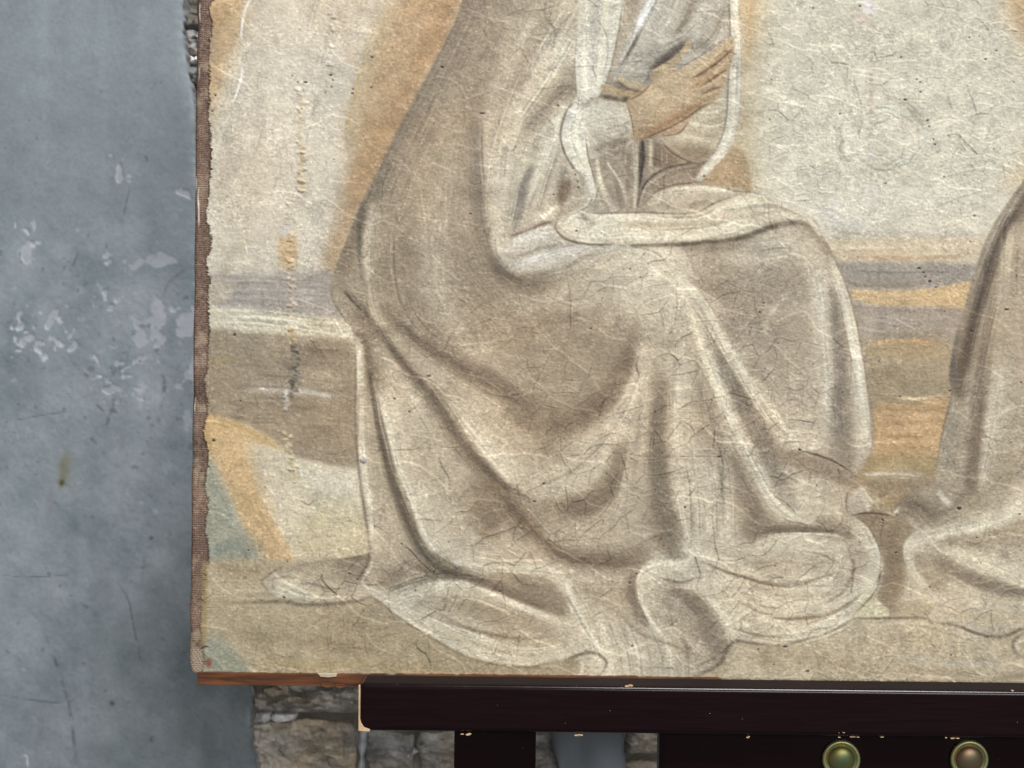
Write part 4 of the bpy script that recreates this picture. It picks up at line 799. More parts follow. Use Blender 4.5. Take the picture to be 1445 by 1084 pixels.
    # little losses down to the dark ground
    spots = [(298, 3, 2), (412, 107, 1.6), (420, 116, 2), (431, 116, 3), (466, 106, 2.6), (469, 113, 2), (467, 123, 2), (459, 131, 1.4), (498, 126, 2.2), (497, 132, 2), (524, 124, 2.4), (525, 81, 2.6), (299, 157, 2.4), (304, 135, 1.4), (471, 226, 1.4), (624, 95, 2.6), (680, 160, 3.4), (787, 149, 2), (712, 246, 1.2), (565, 304, 1.6), (812, 247, 1.6), (815, 257, 1.6), (816, 265, 1.6), (815, 288, 1.5), (814, 326, 2), (889, 380, 1.5), (903, 392, 1.2), (993, 249, 2.4), (1089, 112, 1.4), (1086, 169, 1.4), (1213, 9, 2), (1147, 12, 1.6), (1160, 43, 1.2), (1279, 21, 1.3), (1310, 60, 1.3), (1271, 81, 2.2), (1290, 79, 1.2), (1294, 112, 1.6), (1299, 116, 2.4), (1299, 130, 2.2), (1278, 141, 2.8), (1309, 170, 2.6), (1311, 179, 1.4), (1317, 197, 1.6), (1319, 204, 2.4), (1185, 161, 1.8), (1406, 72, 2.2), (1391, 84, 2), (1368, 53, 1.8), (1431, 116, 1.6), (1250, 259, 2.4), (1332, 250, 1.5), (1183, 257, 1.2), (1375, 305, 1.8), (1369, 341, 1.3), (1366, 358, 1.3), (1361, 375, 1.5), (1367, 387, 1.3), (1360, 405, 1.5), (1297, 379, 3), (1304, 385, 2), (1306, 391, 2), (1312, 397, 3), (1321, 406, 2), (1333, 440, 1.6), (1329, 467, 1.4), (1372, 449, 1.6), (1371, 468, 1.8), (1421, 437, 4), (1434, 390, 1.6), (1240, 510, 1.6), (1270, 560, 2), (1340, 552, 1.8), (1189, 554, 1.5), (1441, 540, 1.6), (1427, 625, 1.6), (1129, 636, 1.6), (1353, 718, 4), (1438, 726, 2.4), (1246, 734, 2.4), (1378, 759, 1.8), (1264, 780, 2.4), (1312, 829, 2), (1213, 766, 1.3), (1223, 793, 1.2), (1094, 799, 1.5), (1152, 686, 1.4), (834, 464, 2.4), (1072, 441, 2.4), (1078, 428, 2), (1079, 521, 2), (1097, 485, 1.6), (1128, 635, 2), (999, 474, 1.6), (846, 587, 1.8), (924, 582, 1.5), (966, 716, 2.6), (934, 640, 1.5), (856, 669, 1.6), (796, 717, 1.6), (767, 683, 2.2), (754, 708, 2.6), (605, 531, 3), (556, 563, 2.2), (577, 581, 1.6), (669, 596, 1.4), (579, 698, 1.5), (567, 768, 2), (612, 808, 1.8), (586, 834, 2), (504, 818, 2), (705, 835, 1.8), (550, 872, 1.4), (405, 793, 2), (401, 843, 2.4), (350, 777, 1.8), (339, 566, 1.8), (293, 545, 1.4), (301, 622, 3.4), (331, 473, 3), (888, 823, 2), (898, 810, 2), (892, 912, 2.2), (1108, 913, 2.6), (1140, 947, 3.4), (1092, 938, 1.4), (1342, 925, 2), (1070, 917, 1.8), (1056, 853, 1.2), (493, 810, 1.3), (633, 765, 1.3), (781, 275, 1.4), (664, 302, 2), (1015, 645, 2.2)]
    for x, y, r in spots:
        t = R.uniform(0, 3.14); l = r * R.uniform(.5, 1.6)
        q = [(x + r * R.uniform(.45, 1.15) * (1 + .5 * abs(math.cos(u - t))) * math.cos(u) * .8, y + r * R.uniform(.45, 1.1) * math.sin(u) * .62) for u in np.linspace(0, 5.6, 7)]
        P.F(q, (54, 44, 46), .55, .9, h=-1.0)
        P.S([(x - 1.6 * r, y + R.uniform(-2, 2)), (x, y + r * .8), (x + 1.8 * r, y + R.uniform(-2, 2))], .7, (206, 198, 182), .35, .7, h=.4)
    for _ in range(120):
        x = R.uniform(300, 1680); y = R.uniform(-230, 945)
        P.S([(x, y), (x + R.uniform(-1.4, 1.4), y + R.uniform(-1, 1))], R.uniform(.6, 1.1), (70, 58, 52), .75, .6, ends=0, h=-.5)
    for x, y in ((645, 797), (513, 649)):      # small round blisters, lilac
        P.F([(x - 4, y - 2), (x + 1, y - 4), (x + 5, y), (x + 1, y + 4), (x - 3, y + 3)], (168, 160, 162), .8, .8, h=.6); P.S([(x - 5, y + 1), (x, y + 5), (x + 5, y + 2)], .9, (84, 72, 78), .7)
    P.S([(567, 768), (580, 778), (592, 792), (612, 810)], 1.2, (76, 62, 50), .8, h=-.6)
    for _ in range(26):                                              # varnish foxing
        x = R.uniform(900, 1100); y = R.uniform(640, 940); r = R.uniform(1.5, 3.5)
        P.S([(x, y), (x + R.uniform(-3, 3), y + R.uniform(2, 5))], r, (150, 118, 78), .35)
    # ---------------- bare linen at the turned edge ----------------
    edge = 296.0 - .0085 * yy + 1.0 * P.noise(6, 9) + .9 * P.noise(2, 2) + .7 * R.standard_normal((H, 1)) + 2.4 * P.noise(400, 34) + 2.2 * np.clip(P.noise(400, 12) - .5, 0, 2)
    edge = np.where(yy > 800, edge - .02 * (yy - 800), edge)
    lin = np.clip((edge - xx) / 1.2 + .5, 0, 1).astype(np.float32)
    thw = np.sin(yy * 2 * math.pi / 3.1 + 1.2 * P.noise(14, 30) + .9 * np.sin(xx * .9)); thv = np.sin(xx * 2 * math.pi / 3.3 + .8 * P.noise(30, 14))
    t = P.fbm(38, 2)
    lc = np.array((112, 92, 81), np.float32) * np.ones((H, W, 1), np.float32)
    lc *= (1 + .24 * thw + .05 * thv + .16 * P.noise(1.5, 1.2) + .08 * t)[..., None]
    rub = np.clip(P.fbm(16, 3) * .7 - .45 + .35 * P.noise(2, 1.5), 0, 1) * .6                     # ground rubbed off to pale thread
    rub = np.maximum(rub, np.clip(1 - np.abs(yy - 655) / 75., 0, 1) * np.clip((284 - .012 * yy * 0 - xx) / 7. + .4 * P.noise(3, 3), 0, 1) * .6 * np.clip(.6 + .5 * P.noise(5, 8), 0, 1))
    rub = np.maximum(rub, np.clip(1 - np.abs(yy - 265) / 40., 0, 1) * np.clip((296 - xx) / 10., 0, 1) * .45 * (thw > -.2))
    dg = (np.sin((xx * .8 + yy) * 2 * math.pi / 4.4 + P.noise(9)) * .6 + .35 * np.sin((xx - yy * .62) * 2 * math.pi / 5.6 + P.noise(7))) * np.clip(.8 + .5 * P.noise(5), 0, 1.5)
    cor = np.clip((yy - 910) / 6., 0, 1)
    lc = lc * (1 - rub[..., None]) + np.array((176, 160, 136), np.float32) * (1 + .12 * thw)[..., None] * rub[..., None]
    lc = lc * (1 - cor[..., None]) + (np.array((150, 134, 117), np.float32) * (1 + .24 * dg)[..., None]) * cor[..., None]
    P.c = P.c * (1 - lin[..., None]) + lc * lin[..., None]
    P.h = P.h * (1 - lin) + lin * (-.9 + .35 * thw + .1 * thv + .3 * cor * dg)
    P.c *= (1 - .3 * np.exp(-((edge - xx - .6) / 1.0) ** 2))[..., None]
    for y0 in (4, 92, 248, 262, 280, 560):
        x = 276 - .011 * y0 + R.uniform(1, 8)
        P.S([(x, y0), (x - .5 + R.uniform(-1, 1), y0 + 14), (x - 1, y0 + R.uniform(22, 40))], R.uniform(.9, 1.5), (226, 222, 214), .8, .7, h=.5)
    # olive strip of overpaint at the foot of the edge
    P.F([(284, 795), (294, 792), (293, 860), (291, 912), (283, 914), (284, 850)], (150, 133, 98), 1.2, .8, smooth=False, h=.5)
    P.S([(281, 917), (288, 913), (294, 913)], 1.3, (58, 44, 40), .85); P.F([(291, 930), (299, 930), (297, 942), (290, 940)], (128, 84, 66), 1.2, .8)
    lum = P.c.mean(-1, keepdims=True); P.c = P.c + (lum - 162) * .10
    P.c = np.clip(P.c, 4, 244)


def srgb_lin(c):
    c = np.asarray(c, np.float32) / 255.
    return np.where(c <= .04045, c / 12.92, ((c + .055) / 1.055) ** 2.4)
# ------------------------------------------------------------------ helpers
COL = scene.collection

def link(name, me, parent=None, mat=None, smooth=True):
    if mat is not None:
        me.materials.clear(); me.materials.append(mat)
    if smooth: me.shade_smooth()
    o = bpy.data.objects.new(name, me); COL.objects.link(o); o.parent = parent
    return o

def empty(name, loc, label, cat):
    o = bpy.data.objects.new(name, None); COL.objects.link(o); o.location = loc; o.empty_display_size = .02
    o['label'] = label; o['category'] = cat
    return o

def child(o, parent):
    """parent keeping world coordinates of the mesh (parents only carry a location)"""
    o.parent = parent; o.location = -parent.location
    return o

def grid_mesh(name, X, Y, Z, col=None):
    """X,Y,Z (rows, cols) arrays -> quad sheet with a colour attribute"""
    h, w = X.shape
    me = bpy.data.meshes.new(name)
    co_ = np.stack([X, Y, Z], -1).reshape(-1, 3).astype(np.float32)
    i = np.arange(h * w, dtype=np.int32).reshape(h, w)
    q = np.stack([i[:-1, :-1], i[1:, :-1], i[1:, 1:], i[:-1, 1:]], -1).reshape(-1)
    n = (h - 1) * (w - 1)
    me.vertices.add(h * w); me.vertices.foreach_set('co', co_.ravel())
    me.loops.add(n * 4); me.loops.foreach_set('vertex_index', q)
    me.polygons.add(n); me.polygons.foreach_set('loop_start', np.arange(0, n * 4, 4, dtype=np.int32))
    if col is not None:
        a = me.color_attributes.new('tint', 'FLOAT_COLOR', 'POINT')
        c4 = np.ones((h * w, 4), np.float32); c4[:, :3] = col.reshape(-1, 3)
        a.data.foreach_set('color', c4.ravel())
    me.update(calc_edges=True); me.validate()
    return me

def bil(A, u, v):
    """sample A at float column u, row v"""
    u = np.clip(u, 0, A.shape[1] - 1.001); v = np.clip(v, 0, A.shape[0] - 1.001)
    ui = u.astype(int); vi = v.astype(int); fu = u - ui; fv = v - vi
    if A.ndim == 3: fu = fu[..., None]; fv = fv[..., None]
    return (A[vi, ui] * (1 - fu) + A[vi, ui + 1] * fu) * (1 - fv) + (A[vi + 1, ui] * (1 - fu) + A[vi + 1, ui + 1] * fu) * fv

def prism(name, outline, y0, y1, bev=0., seg=2):
    """outline in (x, z) extruded from y0 to y1, bevelled"""
    import bmesh
    bm = bmesh.new()
    a = [bm.verts.new((x, y0, z)) for x, z in outline]; b = [bm.verts.new((x, y1, z)) for x, z in outline]
    bm.faces.new(a); bm.faces.new(b[::-1]); n = len(a)
    for i in range(n): bm.faces.new((a[i], b[i], b[(i + 1) % n], a[(i + 1) % n]))
    bmesh.ops.recalc_face_normals(bm, faces=bm.faces)
    if bev:
        ed = [e for e in bm.edges if e.calc_face_angle(0) > .5]
        bmesh.ops.bevel(bm, geom=ed, offset=bev, segments=seg, profile=.5, affect='EDGES', clamp_overlap=True)
    me = bpy.data.meshes.new(name); bm.to_mesh(me); bm.free()
    return me

def bar(name, x0, x1, z0, z1, y0, y1, r, n=6):
    """straight bar with rounded arrises, made as one swept loop"""
    g = .0003
    def loop(ins):
        a0, a1, b0, b1 = y0 + ins, y1 - ins, z0 + ins, z1 - ins
        q = max(r - ins, .0004); out = []
        for cy, cz, st in ((a1 - q, b1 - q, 0), (a0 + q, b1 - q, 1), (a0 + q, b0 + q, 2), (a1 - q, b0 + q, 3)):
            th = np.linspace(st * math.pi / 2, (st + 1) * math.pi / 2, n + 1)
            arc = [(cy + q * math.cos(t), cz + q * math.sin(t)) for t in th]
            t0 = np.array([math.sin(th[0]), -math.cos(th[0])]) * g; t1 = np.array([-math.sin(th[-1]), math.cos(th[-1])]) * g
            out += [tuple(np.array(arc[0]) + t0)] + arc + [tuple(np.array(arc[-1]) + t1)]
        return np.array(out)
    st = [(x0 + r * (1 - math.sin(t)), r * (1 - math.cos(t)) ) for t in np.linspace(0, math.pi / 2, n + 1)][::-1]
    st = [(x0 + r * (1 - math.cos(t)), r * (1 - math.sin(t))) for t in np.linspace(0, math.pi / 2, n + 1)]
    xs = st + [(x0 + r + g, 0), (x1 - r - g, 0)] + [(x0 + x1 - a, b) for a, b in st[::-1]]
    L = [loop(b) for _, b in xs]
    X = np.array([[a] * (len(L[0]) + 1) for a, _ in xs]); Y = np.array([list(l[:, 0]) + [l[0, 0]] for l in L]); Z = np.array([list(l[:, 1]) + [l[0, 1]] for l in L])
    import bmesh
    me = grid_mesh(name, X, Y, Z)
    bm = bmesh.new(); bm.from_mesh(me); bmesh.ops.remove_doubles(bm, verts=bm.verts, dist=1e-6)
    bmesh.ops.holes_fill(bm, edges=[e for e in bm.edges if e.is_boundary], sides=0)
    bmesh.ops.recalc_face_normals(bm, faces=bm.faces); bm.to_mesh(me); bm.free()
    return me

def lathe(name, prof, n=40):
    """profile of (r, y) revolved about the Y axis"""
    th = np.linspace(0, 2 * math.pi, n + 1)
    r = np.array([p[0] for p in prof]); y = np.array([p[1] for p in prof])
    X = r[:, None] * np.cos(th); Z = r[:, None] * np.sin(th); Y = np.repeat(y[:, None], n + 1, 1)
    import bmesh
    me = grid_mesh(name, X, Y, Z)
    bm = bmesh.new(); bm.from_mesh(me); bmesh.ops.remove_doubles(bm, verts=bm.verts, dist=1e-6); bmesh.ops.recalc_face_normals(bm, faces=bm.faces); bm.to_mesh(me); bm.free()
    return me

# ------------------------------------------------------------------ materials
def mat(name):
    m = bpy.data.materials.new(name); m.use_nodes = True
    nt = m.node_tree; b = nt.nodes['Principled BSDF']
    return m, nt, b

def node(nt, typ, **kw):
    n = nt.nodes.new(typ)
    for k, v in kw.items():
        if k in n.inputs: n.inputs[k].default_value = v
        else: setattr(n, k, v)
    return n

def mat_canvas():
    m, nt, b = mat('aged_oil_on_linen'); L = nt.links.new
    at = node(nt, 'ShaderNodeAttribute', attribute_name='tint'); L(at.outputs['Color'], b.inputs['Base Color'])
    tc = node(nt, 'ShaderNodeTexCoord')
    mp = node(nt, 'ShaderNodeMapping'); L(tc.outputs['Object'], mp.inputs['Vector'])
    n1 = node(nt, 'ShaderNodeTexNoise', Scale=900., Detail=2.); L(mp.outputs[0], n1.inputs['Vector'])
    n2 = node(nt, 'ShaderNodeTexNoise', Scale=40., Detail=3.); L(tc.outputs['Object'], n2.inputs['Vector'])
    bp = node(nt, 'ShaderNodeBump', Strength=.22, Distance=.0003); L(n1.outputs['Fac'], bp.inputs['Height']); L(bp.outputs[0], b.inputs['Normal'])
    mr = node(nt, 'ShaderNodeMapRange'); mr.inputs['To Min'].default_value = .52; mr.inputs['To Max'].default_value = .74
    L(n2.outputs['Fac'], mr.inputs['Value']); L(mr.outputs[0], b.inputs['Roughness'])
    b.inputs['Specular IOR Level'].default_value = .28
    return m

def mat_attr(name, rough, spec, scale, bump, dist, vlo=.86):
    m, nt, b = mat(name); L = nt.links.new
    at = node(nt, 'ShaderNodeAttribute', attribute_name='tint')
    tc = node(nt, 'ShaderNodeTexCoord'); n = node(nt, 'ShaderNodeTexNoise', Scale=scale, Detail=5.); L(tc.outputs['Object'], n.inputs['Vector'])
    mr = node(nt, 'ShaderNodeMapRange'); mr.inputs['To Min'].default_value = vlo; mr.inputs['To Max'].default_value = 2 - vlo; L(n.outputs['Fac'], mr.inputs['Value'])
    mx = node(nt, 'ShaderNodeVectorMath', operation='SCALE'); L(at.outputs['Color'], mx.inputs[0]); L(mr.outputs[0], mx.inputs['Scale']); L(mx.outputs[0], b.inputs['Base Color'])
    bp = node(nt, 'ShaderNodeBump', Strength=bump, Distance=dist); L(n.outputs['Fac'], bp.inputs['Height']); L(bp.outputs[0], b.inputs['Normal'])
    b.inputs['Roughness'].default_value = rough; b.inputs['Specular IOR Level'].default_value = spec
    return m

def mat_wood(name, c1, c2, rough, scale=(12, 400, 400), spec=.4, bump=.1):
    m, nt, b = mat(name); L = nt.links.new
    tc = node(nt, 'ShaderNodeTexCoord'); mp = node(nt, 'ShaderNodeMapping'); mp.inputs['Scale'].default_value = scale; L(tc.outputs['Object'], mp.inputs['Vector'])
    n = node(nt, 'ShaderNodeTexNoise', Scale=1., Detail=6., Distortion=.6); L(mp.outputs[0], n.inputs['Vector'])
    cr = node(nt, 'ShaderNodeValToRGB'); e = cr.color_ramp.elements; e[0].position = .33; e[1].position = .68
    e[0].color = (*srgb_lin(c1), 1); e[1].color = (*srgb_lin(c2), 1)
    L(n.outputs['Fac'], cr.inputs['Fac']); L(cr.outputs[0], b.inputs['Base Color'])
    bp = node(nt, 'ShaderNodeBump', Strength=bump, Distance=.0004); L(n.outputs['Fac'], bp.inputs['Height']); L(bp.outputs[0], b.inputs['Normal'])
    b.inputs['Roughness'].default_value = rough; b.inputs['Specular IOR Level'].default_value = spec
    return m

def mat_lacquer():
    """black-brown lacquer with dust, fine scuffs, worn bare spots on the arrises"""
    m, nt, b = mat('dark_lacquered_wood'); L = nt.links.new
    tc = node(nt, 'ShaderNodeTexCoord')
    mp = node(nt, 'ShaderNodeMapping'); mp.inputs['Scale'].default_value = (30, 500, 500); L(tc.outputs['Object'], mp.inputs['Vector'])
    n = node(nt, 'ShaderNodeTexNoise', Scale=1., Detail=4.); L(mp.outputs[0], n.inputs['Vector'])
    cr = node(nt, 'ShaderNodeValToRGB'); e = cr.color_ramp.elements; e[0].color = (.004, .0014, .002, 1); e[1].color = (.013, .0045, .006, 1)
    L(n.outputs['Fac'], cr.inputs['Fac'])
    d = node(nt, 'ShaderNodeTexNoise', Scale=420., Detail=2.); L(tc.outputs['Object'], d.inputs['Vector'])
    dr = node(nt, 'ShaderNodeValToRGB'); dr.color_ramp.elements[0].position = .75; dr.color_ramp.elements[1].position = .80; L(d.outputs['Fac'], dr.inputs['Fac'])
    mx = node(nt, 'ShaderNodeMix', data_type='RGBA'); L(dr.outputs[0], mx.inputs[0]); L(cr.outputs[0], mx.inputs[6]); mx.inputs[7].default_value = (.09, .08, .075, 1)
    L(mx.outputs[2], b.inputs['Base Color'])
    r = node(nt, 'ShaderNodeTexNoise', Scale=60., Detail=5.); L(tc.outputs['Object'], r.inputs['Vector'])
    mr = node(nt, 'ShaderNodeMapRange'); mr.inputs['To Min'].default_value = .13; mr.inputs['To Max'].default_value = .24; L(r.outputs['Fac'], mr.inputs['Value'])
    ge = node(nt, 'ShaderNodeNewGeometry'); sx = node(nt, 'ShaderNodeSeparateXYZ'); L(ge.outputs['Normal'], sx.inputs[0])      # dust and rubbing on what faces up
    du = node(nt, 'ShaderNodeMapRange'); du.inputs['From Min'].default_value = .93; du.inputs['From Max'].default_value = .995; du.inputs['To Max'].default_value = .6; L(sx.outputs['Z'], du.inputs['Value'])
    ad = node(nt, 'ShaderNodeMath', operation='ADD'); L(mr.outputs[0], ad.inputs[0]); L(du.outputs[0], ad.inputs[1]); L(ad.outputs[0], b.inputs['Roughness'])
    bp = node(nt, 'ShaderNodeBump', Strength=.05, Distance=.0003); L(n.outputs['Fac'], bp.inputs['Height']); L(bp.outputs[0], b.inputs['Normal'])
    b.inputs['Specular IOR Level'].default_value = .22
    return m

def mat_zinc(name, c1, c2, rough=.4):
    m, nt, b = mat(name); L = nt.links.new
    tc = node(nt, 'ShaderNodeTexCoord'); n = node(nt, 'ShaderNodeTexNoise', Scale=90., Detail=2.); L(tc.outputs['Object'], n.inputs['Vector'])
    cr = node(nt, 'ShaderNodeValToRGB'); e = cr.color_ramp.elements; e[0].position = .35; e[1].position = .65; e[0].color = (*srgb_lin(c1), 1); e[1].color = (*srgb_lin(c2), 1)
    L(n.outputs['Fac'], cr.inputs['Fac']); L(cr.outputs[0], b.inputs['Base Color']); b.inputs['Metallic'].default_value = .75; b.inputs['Roughness'].default_value = rough
    return m

M_canvas = mat_canvas()
M_plaster = mat_attr('grey_painted_plaster', .6, .3, 260., .16, .0006, .93)
M_stone = mat_attr('rough_quarry_stone', .92, .12, 210., .8, .004, .8)
M_mortar = mat_attr('lime_mortar', .95, .1, 220., .5, .002)
M_lath = mat_wood('stained_lath', (62, 35, 20), (118, 70, 38), .5, (25, 600, 260))
M_strip = mat_wood('pine_stretcher', (150, 112, 70), (186, 150, 104), .7)
M_raw = mat_wood('bare_wood', (186, 152, 116), (212, 184, 150), .7, (300, 60, 300), .25)
M_black = mat_lacquer()
M_zinc = mat_zinc('yellow_zinc', (138, 124, 66), (96, 112, 80))
M_washer = mat_zinc('zinc_washer', (176, 168, 116), (150, 160, 118), .45)
M_zinc2 = mat_zinc('pinkish_zinc', (136, 104, 84), (110, 104, 80))

# ------------------------------------------------------------------ wall behind
YW = .34                                           # plaster face behind the picture plane
wall = empty('stone_wall', P3(700, 1300, YW), 'rough stone wall coated with flaking grey-painted plaster behind the easel', 'wall')

def plaster_edge(y):
    """right-hand broken edge of the plaster coat, in units"""
    return np.interp(y, [-260, 0, 60, 150, 420, 700, 970, 1010, 1040, 1084, 1200, 1400], [240, 257, 260, 273, 296, 320, 349, 352, 357, 366, 384, 410])

def build_plaster():
    P = Paint(-330, -270, 480, 1380, (128, 137, 143), 21)
    S, F, R = P.S, P.F, P.rng
    yy = (np.arange(P.H) + P.y0)[:, None]; xx = (np.arange(P.W) + P.x0)[None, :]
    P.c *= (1 + .018 * P.fbm(160, 3) + .012 * P.fbm(30, 3) + .018 * P.noise(3) + .018 * P.noise(1.6))[..., None]
    v = P.noise(14, 260); P.c *= (1 + .013 * v)[..., None]
    lo = np.clip((yy - 240) / 120., 0, 1)                                  # more rubbed and dirty below
    P.c += (lo * 5 * P.fbm(46, 3))[..., None] * np.array((1.1, .95, 1.0), np.float32)
    pale = (168, 170, 178); dk = (84, 92, 100)
    n = .9 * P.fbm(22, 4) + .3 * P.noise(60, 20)
    d = np.hypot((xx - 268) / 58., (yy - 462) / 74.)
    a = np.clip((n * .95 + .5 - d) * 4, 0, 1) * np.clip(1.15 - .3 * d, 0, 1)
    P.put((slice(None), slice(None)), a * .85, (168, 171, 180)); P.h -= .5 * a
    d3 = np.hypot((xx - 120) / 130., (yy - 480) / 90.)
    a3 = np.clip((P.fbm(13, 3) * .6 - 1.0 - .5 * d3) * 4, 0, 1); P.put((slice(None), slice(None)), a3 * .4, (158, 164, 173)); P.h -= .4 * a3
    a4 = np.clip((P.fbm(10, 3) * .55 - 1.0 - .12 * np.abs(yy - 520) / 100) * 4, 0, 1) * lo; P.put((slice(None), slice(None)), a4 * .55, (92, 99, 105))
    S([(268, 376), (240, 398), (230, 420)], 2, (100, 90, 86), .5)
    for q in ([(36, 480), (46, 470), (48, 480), (38, 488)], [(24, 440), (32, 462), (28, 462)], [(62, 460), (76, 438), (84, 440), (72, 462)], [(28, 488), (40, 474), (46, 476), (36, 490)], [(92, 480), (108, 462), (104, 474)], [(100, 490), (108, 482), (110, 492), (100, 494)], [(52, 484), (58, 482), (57, 496), (51, 494)], [(36, 345), (42, 340), (44, 358), (38, 368), (30, 364)], [(36, 326), (42, 322), (42, 336)], [(142, 550), (168, 541), (166, 550), (152, 558)], [(168, 526), (180, 514), (200, 502), (196, 510), (180, 522)], [(146, 440), (160, 432), (156, 440)], [(133, 500), (142, 514), (142, 522), (135, 510)], [(144, 414), (152, 412), (150, 420)], [(166, 234), (172, 232), (174, 250), (166, 258)], [(248, 272), (266, 270), (272, 284), (262, 280)], [(146, 372), (160, 366), (152, 376)], [(74, 496), (82, 482), (80, 492)], [(200, 560), (206, 566), (200, 568)]):
        q = [(x + R.uniform(-1.5, 1.5), y + R.uniform(-1.5, 1.5)) for x, y in q]
        F(q, (178, 182, 190), 1.3, .85, smooth=True, rag=2.6, h=-.6); F([(x + 2, y - 2.5) for x, y in q], dk, 1.2, .22, rag=2)
    for q, w in (([(112, 355), (103, 376), (94, 392)], 1.8), ([(94, 372), (88, 386)], 1.6), ([(126, 330), (121, 345)], 1.5), ([(184, 264), (178, 290), (172, 318)], 1.6), ([(194, 218), (206, 222), (208, 232)], 2.6), ([(162, 560), (158, 580), (148, 606)], 3.2), ([(134, 570), (148, 582)], 2), ([(0, 597), (30, 592), (70, 585), (105, 582)], 1.2), ([(116, 852), (128, 862), (138, 874)], 3), ([(0, 812), (40, 815), (100, 812)], 1.1), ([(168, 826), (182, 848), (190, 890), (204, 955)], 1.6), ([(0, 982), (40, 988), (92, 992), (118, 978)], 1.4), ([(62, 890), (84, 950), (100, 1010), (108, 1080)], 3), ([(230, 520), (232, 560), (222, 600)], 4), ([(160, 250), (156, 256)], 2)):
        S(q, w, (82, 88, 94), .45, .95, mott=.8, h=-.3)
    for x, y, r in ((92, 675, 10), (88, 686, 5)):
        S([(x + 2, y - 40), (x, y - 10), (x - 3, y + 6)], [r * .5, r, r * .6], (112, 110, 92), .5, 1)
    S([(90, 678), (86, 686)], 4, (70, 66, 44), .8); S([(212, 758), (216, 762)], 3.5, (56, 62, 62), .8); S([(156, 990), (162, 996)], 4, (70, 74, 78), .7)
    S([(214, 1040), (216, 1048)], 4, (78, 82, 84), .7); S([(32, 1068), (38, 1068), (40, 1084)], 1.8, (196, 200, 206), .85)
    for x, y, r in ((200, 710, 3), (220, 722, 4), (180, 697, 2.5), (34, 946, 2), (217, 1044, 2), (110, 325, 3), (100, 258, 1.5)): F([(x - r, y), (x, y - r), (x + r, y + r * .2), (x, y + r)], (160, 168, 178), 1, .7)
    for _ in range(240):
        x = R.uniform(-320, 350); y = R.uniform(-260, 1370) if R.random() < .4 else R.uniform(380, 1100); r = R.uniform(.7, 2.4)
        S([(x, y), (x + R.uniform(-5, 5), y + R.uniform(-5, 5))], r, [(86, 94, 100), (150, 158, 166), (96, 100, 104)][R.integers(3)], R.uniform(.3, .7), .9)
    for _ in range(50):
        x = R.uniform(-320, 340); y = R.uniform(560, 1370); l = R.uniform(15, 60)
        S([(x, y), (x + R.uniform(-6, 6), y + l)], R.uniform(2, 7), [(112, 116, 124), (136, 143, 150), (118, 122, 130)][R.integers(3)], .4, 1)
    e = plaster_edge(yy) - xx                                             # a paler fresh break along the edge
    fr = np.exp(-((e - 2) / (4 + 2 * P.noise(40, 12))) ** 2) * np.clip(.5 + .5 * P.noise(30, 14), 0, 1)
    P.c += fr[..., None] * 26
    P.h += .35 * P.fbm(90, 3) + .06 * P.fbm(14, 3) + (lo * .10) * P.fbm(7, 2) + .02 * P.noise(2)
    P.c = np.clip(P.c, 10, 235)
    # sheet: columns measured back from the broken edge
    ys = np.arange(-262, 1374, 2.0)
    t = np.concatenate([np.linspace(0, 1, 331)])
    ex = plaster_edge(ys) + .7 * bil(P.m2, np.full_like(ys, 300.), ys - P.y0) + 2.2 * bil(P.m1, np.full_like(ys, 200.), ys - P.y0)
    px = -325 + (ex[:, None] + 325) * t[None, :]; py = np.repeat(ys[:, None], len(t), 1)
    hh = bil(P.h, px - P.x0, py - P.y0); cc = srgb_lin(bil(P.c, px - P.x0, py - P.y0))
    dist = (ex[:, None] - px)
    rnd = .0035 * np.exp(-dist / 7.)                                       # rounded lip
    f = SC * (D + YW) / D; c, s = math.cos(ROLL), math.sin(ROLL)
    def xyz(px, py, Y):
        dx, dy = px - CX, py - CY
        return (dx * c + dy * s) * f, Y, -(-dx * s + dy * c) * f
    X, _, Z = xyz(px, py, 0); Y = YW - hh * .0006 + rnd
    # return face of the break, going back to the masonry
    k = np.array([.004, .012, .022, .034])
    X2 = np.repeat(X[:, -1:], 4, 1) - .0015 * bil(P.m2, px[:, -1:] - P.x0 + np.arange(4) * 9, py[:, -1:] - P.y0); Z2 = np.repeat(Z[:, -1:], 4, 1)
    Y2 = Y[:, -1:] + k[None, :]
    C2 = np.repeat(srgb_lin((150, 150, 150))[None, None, :], len(ys), 0).repeat(4, 1) * (1 + .15 * bil(P.m2, px[:, -1:] - P.x0 + np.arange(4) * 30, py[:, -1:] - P.y0))[..., None]
    me = grid_mesh('plaster_coat', np.hstack([X, X2]), np.hstack([Y, Y2]), np.hstack([Z, Z2]), np.concatenate([cc, C2.astype(np.float32)], 1))
    o = child(link('plaster_coat', me, None, M_plaster), wall); o['label'] = 'grey painted plaster coat, chipped and scratched, ending in a broken edge'

build_plaster()

